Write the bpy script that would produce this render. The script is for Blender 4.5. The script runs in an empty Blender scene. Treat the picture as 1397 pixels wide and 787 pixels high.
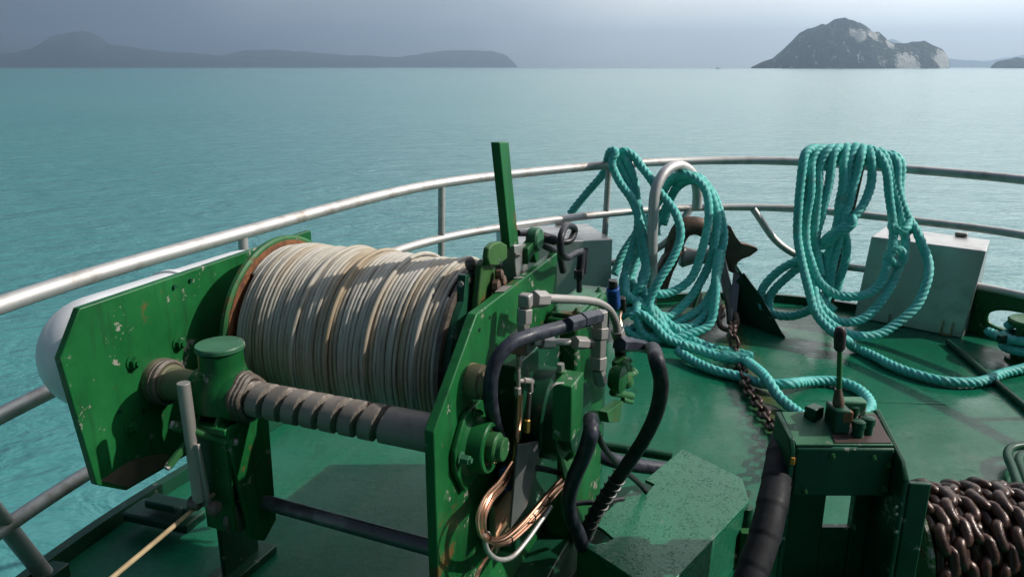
import bpy, bmesh, math, random
import numpy as np
from mathutils import Vector, Matrix, noise as mnoise

random.seed(7)
rng = np.random.default_rng(7)
R = math.radians
scene = bpy.context.scene
col = scene.collection

# ------------------------------------------------------------------ camera
FPX, HOR, CH = 1040.0, 92.0, 1.6                  # focal length in photo pixels, horizon row, eye height over deck
PITCH = math.atan((393.5 - HOR) / FPX)
cp, sp_ = math.cos(PITCH), math.sin(PITCH)
cam = bpy.data.cameras.new('camera')
cam.sensor_width = 36.0
cam.lens = 36.0 * FPX / 1397.0
cam.clip_start = 0.05
cam.clip_end = 60000
camo = bpy.data.objects.new('camera', cam)
col.objects.link(camo)
camo.location = (0, 0, CH)
camo.rotation_euler = (math.pi / 2 - PITCH, 0, 0)
scene.camera = camo

# ------------------------------------------------------------------ light
SUN_AZ, SUN_EL = R(89), R(37)                     # azimuth from +Y towards +X
sdir = Vector((math.sin(SUN_AZ) * math.cos(SUN_EL), math.cos(SUN_AZ) * math.cos(SUN_EL), math.sin(SUN_EL)))
sl = bpy.data.lights.new('sun', 'SUN')
sl.energy = 4.3
sl.angle = R(0.6)
sl.color = (1.0, 0.95, 0.87)
slo = bpy.data.objects.new('sun', sl)
col.objects.link(slo)
slo.rotation_euler = (-sdir).to_track_quat('-Z', 'Y').to_euler()
slo.location = (20, 10, 30)

world = bpy.data.worlds.new('World')
scene.world = world
world.use_nodes = True
wt = world.node_tree
wt.nodes.clear()
def wn(t, **k):
    n = wt.nodes.new(t)
    for a, b in k.items():
        setattr(n, a, b)
    return n
w_out = wn('ShaderNodeOutputWorld')
w_bg = wn('ShaderNodeBackground')
w_bg.inputs['Strength'].default_value = 0.1
w_sky = wn('ShaderNodeTexSky', sky_type='NISHITA')
w_sky.sun_disc = False
w_sky.sun_elevation = SUN_EL
w_sky.sun_rotation = SUN_AZ
w_sky.air_density = 1.0
w_sky.dust_density = 2.0
w_sky.ozone_density = 1.2
w_tc = wn('ShaderNodeTexCoord')
# showery cloud: white where it breaks ahead to the right, slate grey in the rain to the left
w_dot = wn('ShaderNodeVectorMath', operation='DOT_PRODUCT')
gdir = Vector((math.sin(R(42)) * math.cos(R(30)), math.cos(R(42)) * math.cos(R(30)), math.sin(R(30))))   # the break in the cloud
w_dot.inputs[1].default_value = tuple(gdir)
wt.links.new(w_tc.outputs['Generated'], w_dot.inputs[0])
w_map = wn('ShaderNodeMapping')
w_map.inputs['Scale'].default_value = (1.6, 1.6, 4.0)
wt.links.new(w_tc.outputs['Generated'], w_map.inputs['Vector'])
w_noise = wn('ShaderNodeTexNoise')
w_noise.inputs['Scale'].default_value = 1.7
w_noise.inputs['Detail'].default_value = 4.0
w_noise.inputs['Roughness'].default_value = 0.5
wt.links.new(w_map.outputs['Vector'], w_noise.inputs['Vector'])
w_add = wn('ShaderNodeMath', operation='MULTIPLY_ADD')
w_add.inputs[1].default_value = 0.22
wt.links.new(w_noise.outputs['Fac'], w_add.inputs[0])
w_lin = wn('ShaderNodeMath', operation='MULTIPLY_ADD')
w_lin.inputs[1].default_value = 0.85
w_lin.inputs[2].default_value = 0.0
wt.links.new(w_dot.outputs['Value'], w_lin.inputs[0])
wt.links.new(w_lin.outputs[0], w_add.inputs[2])
w_ramp = wn('ShaderNodeValToRGB')
els = w_ramp.color_ramp.elements
els[0].position = 0.0
els[0].color = (0.06, 0.085, 0.125, 1)
els[1].position = 1.0
els[1].color = (3.2, 3.15, 3.05, 1)
for p, c in ((0.31, (0.095, 0.135, 0.195, 1)), (0.50, (0.20, 0.265, 0.365, 1)), (0.64, (0.60, 0.655, 0.73, 1)), (0.77, (1.42, 1.42, 1.38, 1)), (0.90, (2.1, 2.08, 2.02, 1))):
    e = els.new(p)
    e.color = c
wt.links.new(w_add.outputs[0], w_ramp.inputs['Fac'])
w_gain = wn('ShaderNodeVectorMath', operation='SCALE')
w_gain.inputs['Scale'].default_value = 10.0
wt.links.new(w_ramp.outputs['Color'], w_gain.inputs[0])
w_sep = wn('ShaderNodeSeparateXYZ')
wt.links.new(w_tc.outputs['Generated'], w_sep.inputs[0])
w_el = wn('ShaderNodeMapRange')
w_el.inputs['From Min'].default_value = 0.3
w_el.inputs['From Max'].default_value = 1.0
w_el.inputs['To Min'].default_value = 0.92
w_el.inputs['To Max'].default_value = 0.35
wt.links.new(w_sep.outputs['Z'], w_el.inputs['Value'])
w_mix = wn('ShaderNodeMix', data_type='RGBA')
wt.links.new(w_el.outputs[0], w_mix.inputs['Factor'])
wt.links.new(w_sky.outputs['Color'], w_mix.inputs[6])
wt.links.new(w_gain.outputs['Vector'], w_mix.inputs[7])
wt.links.new(w_mix.outputs[2], w_bg.inputs['Color'])
wt.links.new(w_bg.outputs[0], w_out.inputs['Surface'])

vs = scene.view_settings
vs.view_transform = 'Standard'
vs.look = 'None'
vs.exposure = 0.0
vs.gamma = 1.0
vs.use_curve_mapping = False
cy = scene.cycles
cy.use_denoising = True
cy.max_bounces = 8
cy.diffuse_bounces = 3
cy.glossy_bounces = 3
cy.volume_bounces = 0
cy.sample_clamp_indirect = 6.0
cy.caustics_reflective = False
cy.caustics_refractive = False

# ------------------------------------------------------------------ helpers: places
def ray(px, py):
    x = (px - 698.5) / FPX
    y = (393.5 - py) / FPX
    return Vector((x, cp + y * sp_, -sp_ + y * cp))
def gz(px, py, z=0.0):
    r = ray(px, py)
    return Vector((0, 0, CH)) + r * ((z - CH) / r.z)
def gy(px, py, Y):
    r = ray(px, py)
    return Vector((0, 0, CH)) + r * (Y / r.y)
# winch frame: w along the drum axis, s along the side plates
WTH = R(22)
WO = Vector((-0.173, 1.534, 0))
WD = Vector((math.sin(WTH), math.cos(WTH), 0))
WN = Vector((math.cos(WTH), -math.sin(WTH), 0))
def wl(w, s, z):
    return WO + WN * w + WD * s + Vector((0, 0, z))
def sp(px, py, w):
    r = ray(px, py)
    o = WO + WN * w
    rh = Vector((r.x, r.y, 0))
    t = o.dot(WN) / rh.dot(WN)
    p = rh * t
    return Vector((w, (p - o).dot(WD), CH + t * r.z))
def spw(px, py, w):
    return wl(*sp(px, py, w))

def spline(pts, step=0.02, closed=False):
    P = [Vector(p) for p in pts]
    n = len(P)
    out = []
    rngs = n if closed else n - 1
    for i in range(rngs):
        p1, p2 = P[i], P[(i + 1) % n]
        p0 = P[(i - 1) % n] if (closed or i > 0) else p1 * 2 - p2
        p3 = P[(i + 2) % n] if (closed or i + 2 < n) else p2 * 2 - p1
        # centripetal-ish Catmull-Rom
        k = max(2, int((p2 - p1).length / step))
        t0 = 0.0
        t1 = t0 + max((p1 - p0).length, 1e-5) ** 0.5
        t2 = t1 + max((p2 - p1).length, 1e-5) ** 0.5
        t3 = t2 + max((p3 - p2).length, 1e-5) ** 0.5
        for j in range(k):
            t = t1 + (t2 - t1) * j / k
            a1 = p0 * ((t1 - t) / (t1 - t0)) + p1 * ((t - t0) / (t1 - t0))
            a2 = p1 * ((t2 - t) / (t2 - t1)) + p2 * ((t - t1) / (t2 - t1))
            a3 = p2 * ((t3 - t) / (t3 - t2)) + p3 * ((t - t2) / (t3 - t2))
            b1 = a1 * ((t2 - t) / (t2 - t0)) + a2 * ((t - t0) / (t2 - t0))
            b2 = a2 * ((t3 - t) / (t3 - t1)) + a3 * ((t - t1) / (t3 - t1))
            out.append(b1 * ((t2 - t) / (t2 - t1)) + b2 * ((t - t1) / (t2 - t1)))
    if not closed:
        out.append(P[-1])
    return out

def frames(path, closed=False):
    n = len(path)
    T = []
    for i in range(n):
        if closed:
            a, b = path[(i - 1) % n], path[(i + 1) % n]
        else:
            a, b = path[max(i - 1, 0)], path[min(i + 1, n - 1)]
        t = (b - a)
        T.append(t.normalized() if t.length > 1e-9 else Vector((0, 0, 1)))
    ref = Vector((0, 0, 1)) if abs(T[0].z) < 0.9 else Vector((1, 0, 0))
    N = [(ref - T[0] * ref.dot(T[0])).normalized()]
    for i in range(1, n):
        v = N[-1] - T[i] * N[-1].dot(T[i])
        N.append(v.normalized() if v.length > 1e-6 else N[-1])
    return T, N, [T[i].cross(N[i]) for i in range(n)]

# ------------------------------------------------------------------ helpers: meshes
class MB:
    def __init__(self):
        self.v, self.f = [], []
    def add(self, v, f):
        o = len(self.v)
        self.v += [tuple(p) for p in v]
        self.f += [tuple(i + o for i in q) for q in f]
        return self
    def box(self, x0, x1, y0, y1, z0, z1):
        v = [(x, y, z) for z in (z0, z1) for y in (y0, y1) for x in (x0, x1)]
        return self.add(v, [(0, 2, 3, 1), (4, 5, 7, 6), (0, 1, 5, 4), (2, 6, 7, 3), (0, 4, 6, 2), (1, 3, 7, 5)])
    def obox(self, c, sx, sy, sz, M=None):
        c = Vector(c)
        M = M or Matrix.Identity(3)
        v = [c + M @ Vector((x * sx / 2, y * sy / 2, z * sz / 2)) for z in (-1, 1) for y in (-1, 1) for x in (-1, 1)]
        return self.add(v, [(0, 2, 3, 1), (4, 5, 7, 6), (0, 1, 5, 4), (2, 6, 7, 3), (0, 4, 6, 2), (1, 3, 7, 5)])
    def bar(self, p, q, a, b, up=(0, 0, 1)):
        p, q = Vector(p), Vector(q)
        t = (q - p)
        L = t.length
        t.normalize()
        u = Vector(up)
        u = (u - t * u.dot(t))
        if u.length < 1e-5:
            u = Vector((1, 0, 0)) - t * t.x
        u.normalize()
        s = t.cross(u)
        M = Matrix((s, u, t)).transposed()
        return self.obox((p + q) / 2, a, b, L, M)
    def prism(self, loop_a, loop_b):
        n = len(loop_a)
        f = [tuple(range(n - 1, -1, -1)), tuple(range(n, 2 * n))]
        f += [(i, (i + 1) % n, n + (i + 1) % n, n + i) for i in range(n)]
        return self.add(list(loop_a) + list(loop_b), f)
    def tube(self, path, r, n=10, closed=False, caps=True, lobes=None):
        path = [Vector(p) for p in path]
        T, N, B = frames(path, closed)
        m = len(path)
        v, f = [], []
        for i in range(m):
            rr = r[i] if isinstance(r, (list, tuple)) else r
            for j in range(n):
                a = 2 * math.pi * j / n
                v.append(path[i] + (N[i] * math.cos(a) + B[i] * math.sin(a)) * rr)
        rings = m if closed else m - 1
        for i in range(rings):
            k = (i + 1) % m
            for j in range(n):
                l = (j + 1) % n
                f.append((i * n + j, i * n + l, k * n + l, k * n + j))
        if caps and not closed:
            f.append(tuple(range(n - 1, -1, -1)))
            f.append(tuple(range((m - 1) * n, m * n)))
        return self.add(v, f)
    def cyl(self, p, q, r, n=16, r2=None):
        return self.tube([p, q], [r, r if r2 is None else r2], n)
    def lathe(self, p, axis, prof, n=32):
        p, t = Vector(p), Vector(axis).normalized()
        ref = Vector((0, 0, 1)) if abs(t.z) < 0.9 else Vector((1, 0, 0))
        u = (ref - t * ref.dot(t)).normalized()
        w = t.cross(u)
        v, f = [], []
        for h, r in prof:
            for j in range(n):
                a = 2 * math.pi * j / n
                v.append(p + t * h + (u * math.cos(a) + w * math.sin(a)) * max(r, 1e-4))
        for i in range(len(prof) - 1):
            for j in range(n):
                l = (j + 1) % n
                f.append((i * n + j, i * n + l, (i + 1) * n + l, (i + 1) * n + j))
        f.append(tuple(range(n - 1, -1, -1)))
        f.append(tuple(range((len(prof) - 1) * n, len(prof) * n)))
        return self.add(v, f)
    def mesh(self, name, smooth=True, angle=38):
        me = bpy.data.meshes.new(name)
        me.from_pydata(self.v, [], self.f)
        bm = bmesh.new()
        bm.from_mesh(me)
        bmesh.ops.recalc_face_normals(bm, faces=bm.faces)
        bm.to_mesh(me)
        bm.free()
        if smooth:
            me.polygons.foreach_set('use_smooth', [True] * len(me.polygons))
            me.set_sharp_from_angle(angle=R(angle))
        me.update()
        return me
    def build(self, name, m, parent=None, bevel=0.0, smooth=True, angle=38, seg=2):
        o = bpy.data.objects.new(name, self.mesh(name, smooth, angle))
        o.data.materials.append(m)
        col.objects.link(o)
        if parent is not None:
            o.parent = parent
        if bevel:
            b = o.modifiers.new('bevel', 'BEVEL')
            b.width = bevel
            b.segments = seg
            b.limit_method = 'ANGLE'
            b.angle_limit = R(35)
            b.harden_normals = False
        return o

def tag(o, label, cat, group=None, kind=None):
    if label:
        o['label'] = label
    if cat:
        o['category'] = cat
    if group:
        o['group'] = group
    if kind:
        o['kind'] = kind
    return o
def thing(name, label, cat, loc=(0, 0, 0), rz=0.0, group=None):
    o = bpy.data.objects.new(name, None)
    col.objects.link(o)
    o.location = loc
    o.rotation_euler = (0, 0, rz)
    o.empty_display_size = 0.1
    return tag(o, label, cat, group)

# ------------------------------------------------------------------ helpers: materials
class NT:
    def __init__(self, name):
        self.m = bpy.data.materials.new(name)
        self.m.use_nodes = True
        self.t = self.m.node_tree
        self.b = self.t.nodes['Principled BSDF']
        self.out = self.t.nodes['Material Output']
        self.tc = self.t.nodes.new('ShaderNodeTexCoord')
    def n(self, t, **k):
        x = self.t.nodes.new(t)
        for a, b in k.items():
            setattr(x, a, b)
        return x
    def l(self, a, b):
        self.t.links.new(a, b)
    def coord(self, scale=(1, 1, 1), space='Object', rot=(0, 0, 0), loc=(0, 0, 0)):
        m = self.n('ShaderNodeMapping')
        m.inputs['Scale'].default_value = scale
        m.inputs['Rotation'].default_value = rot
        m.inputs['Location'].default_value = loc
        self.l(self.tc.outputs[space], m.inputs['Vector'])
        return m.outputs['Vector']
    def noise(self, vec, scale=5, detail=4, rough=0.55, dist=0.0):
        x = self.n('ShaderNodeTexNoise')
        x.inputs['Scale'].default_value = scale
        x.inputs['Detail'].default_value = detail
        x.inputs['Roughness'].default_value = rough
        x.inputs['Distortion'].default_value = dist
        self.l(vec, x.inputs['Vector'])
        return x.outputs['Fac']
    def ramp(self, fac, stops):
        x = self.n('ShaderNodeValToRGB')
        e = x.color_ramp.elements
        def c4(c):
            return (c, c, c, 1) if not hasattr(c, '__len__') else tuple(c) + (1,)
        e[0].position, e[0].color = stops[0][0], c4(stops[0][1])
        e[1].position, e[1].color = stops[-1][0], c4(stops[-1][1])
        for p, c in stops[1:-1]:
            q = e.new(p)
            q.color = c4(c)
        self.l(fac, x.inputs['Fac'])
        return x.outputs['Color']
    def mix(self, fac, a, b, blend='MIX'):
        x = self.n('ShaderNodeMix', data_type='RGBA', blend_type=blend)
        for i, v in ((0, fac), (6, a), (7, b)):
            if hasattr(v, 'links') or hasattr(v, 'is_linked'):
                self.l(v, x.inputs[i])
            elif i == 0:
                x.inputs[0].default_value = v
            else:
                x.inputs[i].default_value = tuple(v) + (1,)
        return x.outputs[2]
    def math(self, op, a, b=None):
        x = self.n('ShaderNodeMath', operation=op)
        for i, v in enumerate((a, b)):
            if v is None:
                continue
            if hasattr(v, 'is_linked'):
                self.l(v, x.inputs[i])
            else:
                x.inputs[i].default_value = v
        return x.outputs[0]
    def bump(self, h, strength=0.3, dist=0.01, prev=None):
        x = self.n('ShaderNodeBump')
        x.inputs['Strength'].default_value = strength
        x.inputs['Distance'].default_value = dist
        self.l(h, x.inputs['Height'])
        if prev is not None:
            self.l(prev, x.inputs['Normal'])
        return x.outputs['Normal']
    def set(self, color=None, rough=None, metal=None, normal=None, spec=None, coat=None):
        for k, v in (('Base Color', color), ('Roughness', rough), ('Metallic', metal), ('Normal', normal), ('Specular IOR Level', spec), ('Coat Weight', coat)):
            if v is None:
                continue
            if hasattr(v, 'is_linked'):
                self.l(v, self.b.inputs[k])
            elif hasattr(v, '__len__'):
                self.b.inputs[k].default_value = tuple(v) + (1,)
            else:
                self.b.inputs[k].default_value = v
        return self.m

def painted(name, c, rough=(0.3, 0.5), chips=0.30, rust=0.30, var=0.35, drops=0.0, chipc=(0.32, 0.30, 0.26), grime=0.4):
    t = NT(name)
    v = t.coord()
    n1 = t.noise(v, 3.5, 5, 0.6)
    dark = tuple(x * (1 - var) for x in c)
    lite = tuple(min(1, x * (1 + var) + 0.006) for x in c)
    cc = t.mix(t.ramp(n1, [(0.3, 0.0), (0.7, 1.0)]), dark, lite)
    # old grime in blotches and vertical runs
    n4 = t.noise(t.coord((14, 14, 2.2)), 1.6, 5, 0.65)
    cc = t.mix(t.math('MULTIPLY', t.ramp(n4, [(0.52, 0.0), (0.75, 1.0)]), grime), cc, (0.012, 0.022, 0.014))
    n2 = t.noise(v, 9, 6, 0.7, 0.3)
    n3 = t.noise(v, 46, 4, 0.6)
    cm = t.math('MULTIPLY', t.ramp(n2, [(0.63 - 0.1 * chips, 0.0), (0.66 - 0.1 * chips, 1.0)]), t.ramp(n3, [(0.50, 0.0), (0.55, 1.0)]))
    cc = t.mix(t.math('MULTIPLY', cm, min(1, chips * 2.2)), cc, chipc)
    nr = t.noise(t.coord(loc=(3.1, 1.7, 0.4)), 6, 6, 0.7)
    rm = t.math('MULTIPLY', t.ramp(nr, [(0.66 - 0.12 * rust, 0.0), (0.72 - 0.1 * rust, 1.0)]), min(1, rust * 1.6))
    cc = t.mix(rm, cc, (0.16, 0.055, 0.02))
    rr = t.math('ADD', t.math('MULTIPLY', n1, rough[1] - rough[0]), rough[0])
    rr = t.math('ADD', rr, t.math('MULTIPLY', rm, 0.3))
    nb = t.bump(n3, 0.12, 0.004)
    nb = t.bump(t.noise(v, 14, 3), 0.12, 0.01, nb)
    nb = t.bump(cm, 0.25, -0.002, nb)
    if drops:
        vo = t.n('ShaderNodeTexVoronoi', feature='F1')
        vo.inputs['Scale'].default_value = 95
        vo.inputs['Randomness'].default_value = 1.0
        t.l(t.mix(0.08, v, t.noise(v, 30)), vo.inputs['Vector'])
        d = t.ramp(vo.outputs['Distance'], [(0.0, 1.0), (0.26, 0.75), (0.36, 0.0)])
        d = t.math('MULTIPLY', d, t.ramp(t.noise(v, 22, 2), [(0.44, 0.0), (0.54, 1.0)]))
        nb = t.bump(d, drops, 0.005, nb)
        nb = t.bump(t.noise(v, 85, 3, 0.6), 0.35, 0.004, nb)
        rr = t.math('SUBTRACT', rr, t.math('MULTIPLY', d, 0.3))
    return t.set(cc, rr, 0.0, nb, 0.27)

M = {}
M['green'] = painted('green_paint', (0.007, 0.108, 0.026), (0.25, 0.5), chips=0.42, rust=0.42, grime=0.6)
M['green_worn'] = painted('worn_green_paint', (0.030, 0.130, 0.040), (0.35, 0.6), chips=0.6, rust=0.6)
M['green_dark'] = painted('dark_green_paint', (0.004, 0.054, 0.026), (0.25, 0.5), chips=0.3, rust=0.25)
M['green_wet'] = painted('wet_green_paint', (0.010, 0.135, 0.068), (0.2, 0.42), chips=0.1, rust=0.0, var=0.2, drops=0.7, grime=0.15)
M['green_wet'].node_tree.nodes['Principled BSDF'].inputs['Coat Weight'].default_value = 0.14
M['green_wet'].node_tree.nodes['Principled BSDF'].inputs['Coat Roughness'].default_value = 0.12
M['green_pale'] = painted('pale_green_paint', (0.05, 0.17, 0.09), (0.35, 0.6), chips=0.5, rust=0.5)
M['green_yel'] = painted('yellowed_green_paint', (0.040, 0.115, 0.030), (0.35, 0.6), chips=0.5, rust=0.7)

def deck_mat():
    t = NT('wet_deck_paint')
    v = t.coord()
    n1 = t.noise(v, 1.3, 5, 0.6)
    n2 = t.noise(v, 7, 5, 0.65)
    n3 = t.noise(v, 120, 3, 0.6)
    cc = t.mix(t.ramp(n1, [(0.3, 0.0), (0.7, 1.0)]), (0.004, 0.094, 0.044), (0.006, 0.126, 0.068))
    cc = t.mix(t.math('MULTIPLY', t.ramp(n2, [(0.5, 0.0), (0.8, 1.0)]), 0.5), cc, (0.010, 0.070, 0.036))
    cc = t.mix(t.math('MULTIPLY', t.ramp(n3, [(0.55, 0.0), (0.75, 1.0)]), 0.22), cc, (0.03, 0.14, 0.09))
    n6 = t.noise(v, 42, 4, 0.7)
    cc = t.mix(t.math('MULTIPLY', t.ramp(n6, [(0.48, 0.0), (0.72, 1.0)]), 0.45), cc, (0.022, 0.155, 0.10))
    cc = t.mix(t.math('MULTIPLY', t.ramp(t.noise(t.coord((1, 0.35, 1), rot=(0, 0, R(25))), 11, 5, 0.7), [(0.56, 0.0), (0.72, 1.0)]), 0.55), cc, (0.006, 0.045, 0.024))
    # rust stains
    nr = t.noise(t.coord(loc=(5, 2, 0)), 2.3, 6, 0.68)
    cc = t.mix(t.math('MULTIPLY', t.ramp(nr, [(0.64, 0.0), (0.74, 1.0)]), 0.55), cc, (0.085, 0.06, 0.015))
    # rust that the anchor chain left along its run, from the bow roller to the windlass
    geo = t.n('ShaderNodeSeparateXYZ')
    t.l(v, geo.inputs[0])
    lx = t.math('SUBTRACT', geo.outputs['X'], t.math('ADD', t.math('MULTIPLY', geo.outputs['Y'], 0.115), 0.855))
    near = t.math('ADD', t.math('ABSOLUTE', lx), t.math('MULTIPLY', n2, 0.16))
    cc = t.mix(t.math('MULTIPLY', t.math('MULTIPLY', t.ramp(near, [(0.10, 1.0), (0.19, 0.0)]), t.ramp(t.math('MULTIPLY', geo.outputs['Y'], 0.1), [(0.29, 0.0), (0.33, 1.0)])), 0.6), cc, (0.10, 0.062, 0.012))
    # dark link-shaped marks where the chain has lain, beside its run
    vo = t.n('ShaderNodeTexVoronoi', feature='F1')
    vo.inputs['Scale'].default_value = 15
    t.l(v, vo.inputs['Vector'])
    band = t.ramp(t.math('ABSOLUTE', t.math('ADD', lx, 0.13)), [(0.035, 1.0), (0.06, 0.0)])
    link = t.ramp(vo.outputs['Distance'], [(0.28, 0.0), (0.36, 1.0), (0.5, 1.0), (0.6, 0.2)])
    cc = t.mix(t.math('MULTIPLY', t.math('MULTIPLY', band, link), 0.55), cc, (0.006, 0.05, 0.03))
    rr = t.ramp(t.noise(t.coord(loc=(1, 9, 0)), 2.0, 4, 0.6), [(0.40, 0.12), (0.62, 0.40)])
    nb = t.bump(n3, 0.22, 0.004)
    nb = t.bump(t.noise(v, 28, 3), 0.12, 0.01, nb)
    nb = t.bump(n1, 0.4, 0.02, nb)
    t.b.inputs['Coat Roughness'].default_value = 0.07
    wetm = t.ramp(t.noise(t.coord(loc=(4, 1, 0)), 1.5, 5, 0.6), [(0.46, 0.0), (0.60, 1.0)])
    t.l(t.bump(t.noise(v, 16, 3), 0.12, 0.01), t.b.inputs['Coat Normal'])
    return t.set(cc, rr, 0.0, nb, 0.14, t.math('MULTIPLY', wetm, 0.2))
M['deck'] = deck_mat()

def metal(name, c, rough=(0.25, 0.5), stain=0.3, stainc=(0.22, 0.19, 0.16), m=1.0, bump=0.1, brushed=False):
    t = NT(name)
    v = t.coord()
    n1 = t.noise(v, 8, 5, 0.65)
    n2 = t.noise(v, 40, 4, 0.6)
    cc = t.mix(t.math('MULTIPLY', t.ramp(n1, [(0.5, 0.0), (0.72, 1.0)]), stain), c, stainc)
    rr = t.math('ADD', t.math('MULTIPLY', n1, rough[1] - rough[0]), rough[0])
    nb = t.bump(n2, bump, 0.003)
    if brushed:
        nb = t.bump(t.noise(t.coord((120, 3, 3)), 1, 2), 0.05, 0.003, nb)
    return t.set(cc, rr, m, nb)
M['steel'] = metal('dull_stainless_tube', (0.54, 0.52, 0.50), (0.42, 0.66), 0.9, (0.30, 0.26, 0.225), m=0.75, bump=0.2)
M['galv'] = metal('zinc_plated_steel', (0.36, 0.335, 0.315), (0.45, 0.65), 0.5, m=0.6)
M['box_steel'] = metal('stainless_sheet', (0.46, 0.455, 0.44), (0.26, 0.48), 0.6, (0.27, 0.26, 0.24), m=0.7, brushed=True)
M['dark_steel'] = metal('greased_steel', (0.16, 0.15, 0.15), (0.22, 0.5), 0.5, (0.07, 0.05, 0.04), m=0.85)
M['screw'] = metal('worn_bronze_screw', (0.25, 0.215, 0.185), (0.42, 0.65), 0.7, (0.07, 0.05, 0.038), m=0.25, bump=0.35)
M['tan'] = metal('tan_bronze', (0.32, 0.24, 0.14), (0.42, 0.6), 0.6, (0.12, 0.08, 0.05), m=0.4, bump=0.2)
M['olive'] = metal('olive_grey_tube', (0.17, 0.165, 0.10), (0.4, 0.6), 0.5, (0.08, 0.07, 0.04), m=0.2)
M['copper'] = metal('copper_tube', (0.75, 0.42, 0.28), (0.22, 0.4), 0.25, (0.4, 0.2, 0.12))
M['brass'] = metal('brass', (0.5, 0.33, 0.1), (0.3, 0.5), 0.4)

def rust(name, a, b, c, rough=0.7, wet=False):
    t = NT(name)
    v = t.coord()
    n1 = t.noise(v, 12, 6, 0.7)
    n2 = t.noise(v, 60, 4, 0.6)
    cc = t.mix(t.ramp(n1, [(0.3, 0.0), (0.55, 1.0)]), a, b)
    cc = t.mix(t.ramp(n2, [(0.5, 0.0), (0.75, 1.0)]), cc, c)
    nb = t.bump(n2, 0.35, 0.005)
    nb = t.bump(n1, 0.3, 0.01, nb)
    rr = t.math('ADD', t.math('MULTIPLY', n1, 0.3), rough - 0.25)
    return t.set(cc, rr, 0.15 if wet else 0.0, nb)
M['rust'] = rust('flaking_rust', (0.10, 0.035, 0.016), (0.22, 0.085, 0.03), (0.06, 0.03, 0.02), 0.8)
M['rust_chain'] = rust('wet_rusty_chain', (0.036, 0.018, 0.013), (0.078, 0.033, 0.020), (0.020, 0.013, 0.011), 0.42, True)
M['rust_anchor'] = rust('rusty_anchor_iron', (0.070, 0.045, 0.035), (0.15, 0.085, 0.055), (0.04, 0.03, 0.026), 0.62, True)
M['grease'] = rust('greasy_dirt', (0.05, 0.04, 0.03), (0.14, 0.11, 0.09), (0.02, 0.018, 0.015), 0.6)

def rubber(name, c=(0.014, 0.014, 0.017), rough=0.42, wrap=False):
    t = NT(name)
    v = t.coord()
    n = t.noise(v, 30, 4, 0.6)
    cc = t.mix(t.ramp(n, [(0.45, 0.0), (0.75, 1.0)]), c, tuple(x * 2.4 + 0.008 for x in c))
    nb = t.bump(n, 0.3, 0.004)
    return t.set(cc, t.ramp(n, [(0.3, rough - 0.12), (0.7, rough + 0.15)]), 0.0, nb, 0.3)
M['rubber'] = rubber('black_rubber')
M['rubber_blue'] = rubber('weathered_hose_sleeve', (0.022, 0.023, 0.034), 0.38)
M['wrap'] = rubber('black_tape_wrap', (0.007, 0.007, 0.009), 0.68)
M['knob'] = rubber('brown_grip', (0.035, 0.022, 0.024), 0.5)
M['blue'] = rubber('blue_plastic', (0.010, 0.05, 0.19), 0.35)

def white_mat():
    t = NT('white_gelcoat')
    v = t.coord()
    n = t.noise(v, 4, 5)
    cc = t.mix(t.ramp(n, [(0.45, 0.0), (0.8, 1.0)]), (0.80, 0.80, 0.80), (0.66, 0.66, 0.64))
    return t.set(cc, 0.35, 0.0, t.bump(n, 0.05, 0.01))
M['white'] = white_mat()

def teal_rope():
    t = NT('teal_polysteel_rope')
    v = t.coord()
    n1 = t.noise(v, 5, 4)
    n2 = t.noise(v, 240, 2, 0.5)
    n3 = t.noise(v, 30, 4, 0.65)
    cc = t.mix(t.ramp(n1, [(0.3, 0.0), (0.7, 1.0)]), (0.070, 0.45, 0.405), (0.115, 0.56, 0.50))
    cc = t.mix(t.math('MULTIPLY', t.ramp(n3, [(0.45, 0.0), (0.70, 1.0)]), 0.5), cc, (0.30, 0.60, 0.56))
    cc = t.mix(t.math('MULTIPLY', t.ramp(t.noise(t.coord(loc=(2, 2, 2)), 9, 4), [(0.56, 0.0), (0.75, 1.0)]), 0.5), cc, (0.10, 0.16, 0.10))
    nb = t.bump(n2, 0.6, 0.003)
    nb = t.bump(n3, 0.2, 0.006, nb)
    return t.set(cc, 0.55, 0.0, nb, 0.4)
M['rope'] = teal_rope()

def winch_rope():
    t = NT('weathered_winch_rope')
    v1 = t.coord((1, 0.06, 0.06))
    n1 = t.noise(v1, 95, 2, 0.6)
    n2 = t.noise(v1, 17, 3, 0.6)
    n3 = t.noise(t.coord(), 34, 5, 0.7)
    cc = t.ramp(n1, [(0.28, (0.25, 0.22, 0.175)), (0.42, (0.44, 0.40, 0.33)), (0.55, (0.53, 0.495, 0.435)), (0.72, (0.33, 0.305, 0.275))])
    cc = t.mix(t.math('MULTIPLY', t.ramp(n2, [(0.52, 0.0), (0.68, 1.0)]), 0.65), cc, (0.34, 0.225, 0.105))
    cc = t.mix(t.math('MULTIPLY', t.ramp(n3, [(0.5, 0.0), (0.78, 1.0)]), 0.4), cc, (0.20, 0.175, 0.14))
    wv = t.n('ShaderNodeTexWave', wave_type='BANDS', bands_direction='DIAGONAL')
    wv.inputs['Scale'].default_value = 90
    wv.inputs['Distortion'].default_value = 2
    t.l(t.coord(), wv.inputs['Vector'])
    nb = t.bump(wv.outputs['Fac'], 0.25, 0.002)
    nb = t.bump(n3, 0.3, 0.004, nb)
    return t.set(cc, 0.62, 0.0, nb, 0.35)
M['winch_rope'] = winch_rope()
def plain(name, c, rough=0.6):
    t = NT(name)
    n = t.noise(t.coord(), 20, 4)
    return t.set(t.mix(t.ramp(n, [(0.4, 0.0), (0.8, 1.0)]), c, tuple(x * 0.55 for x in c)), rough, 0, t.bump(n, 0.2, 0.004))
M['tan_rope'] = plain('tan_line', (0.46, 0.34, 0.19))
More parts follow.
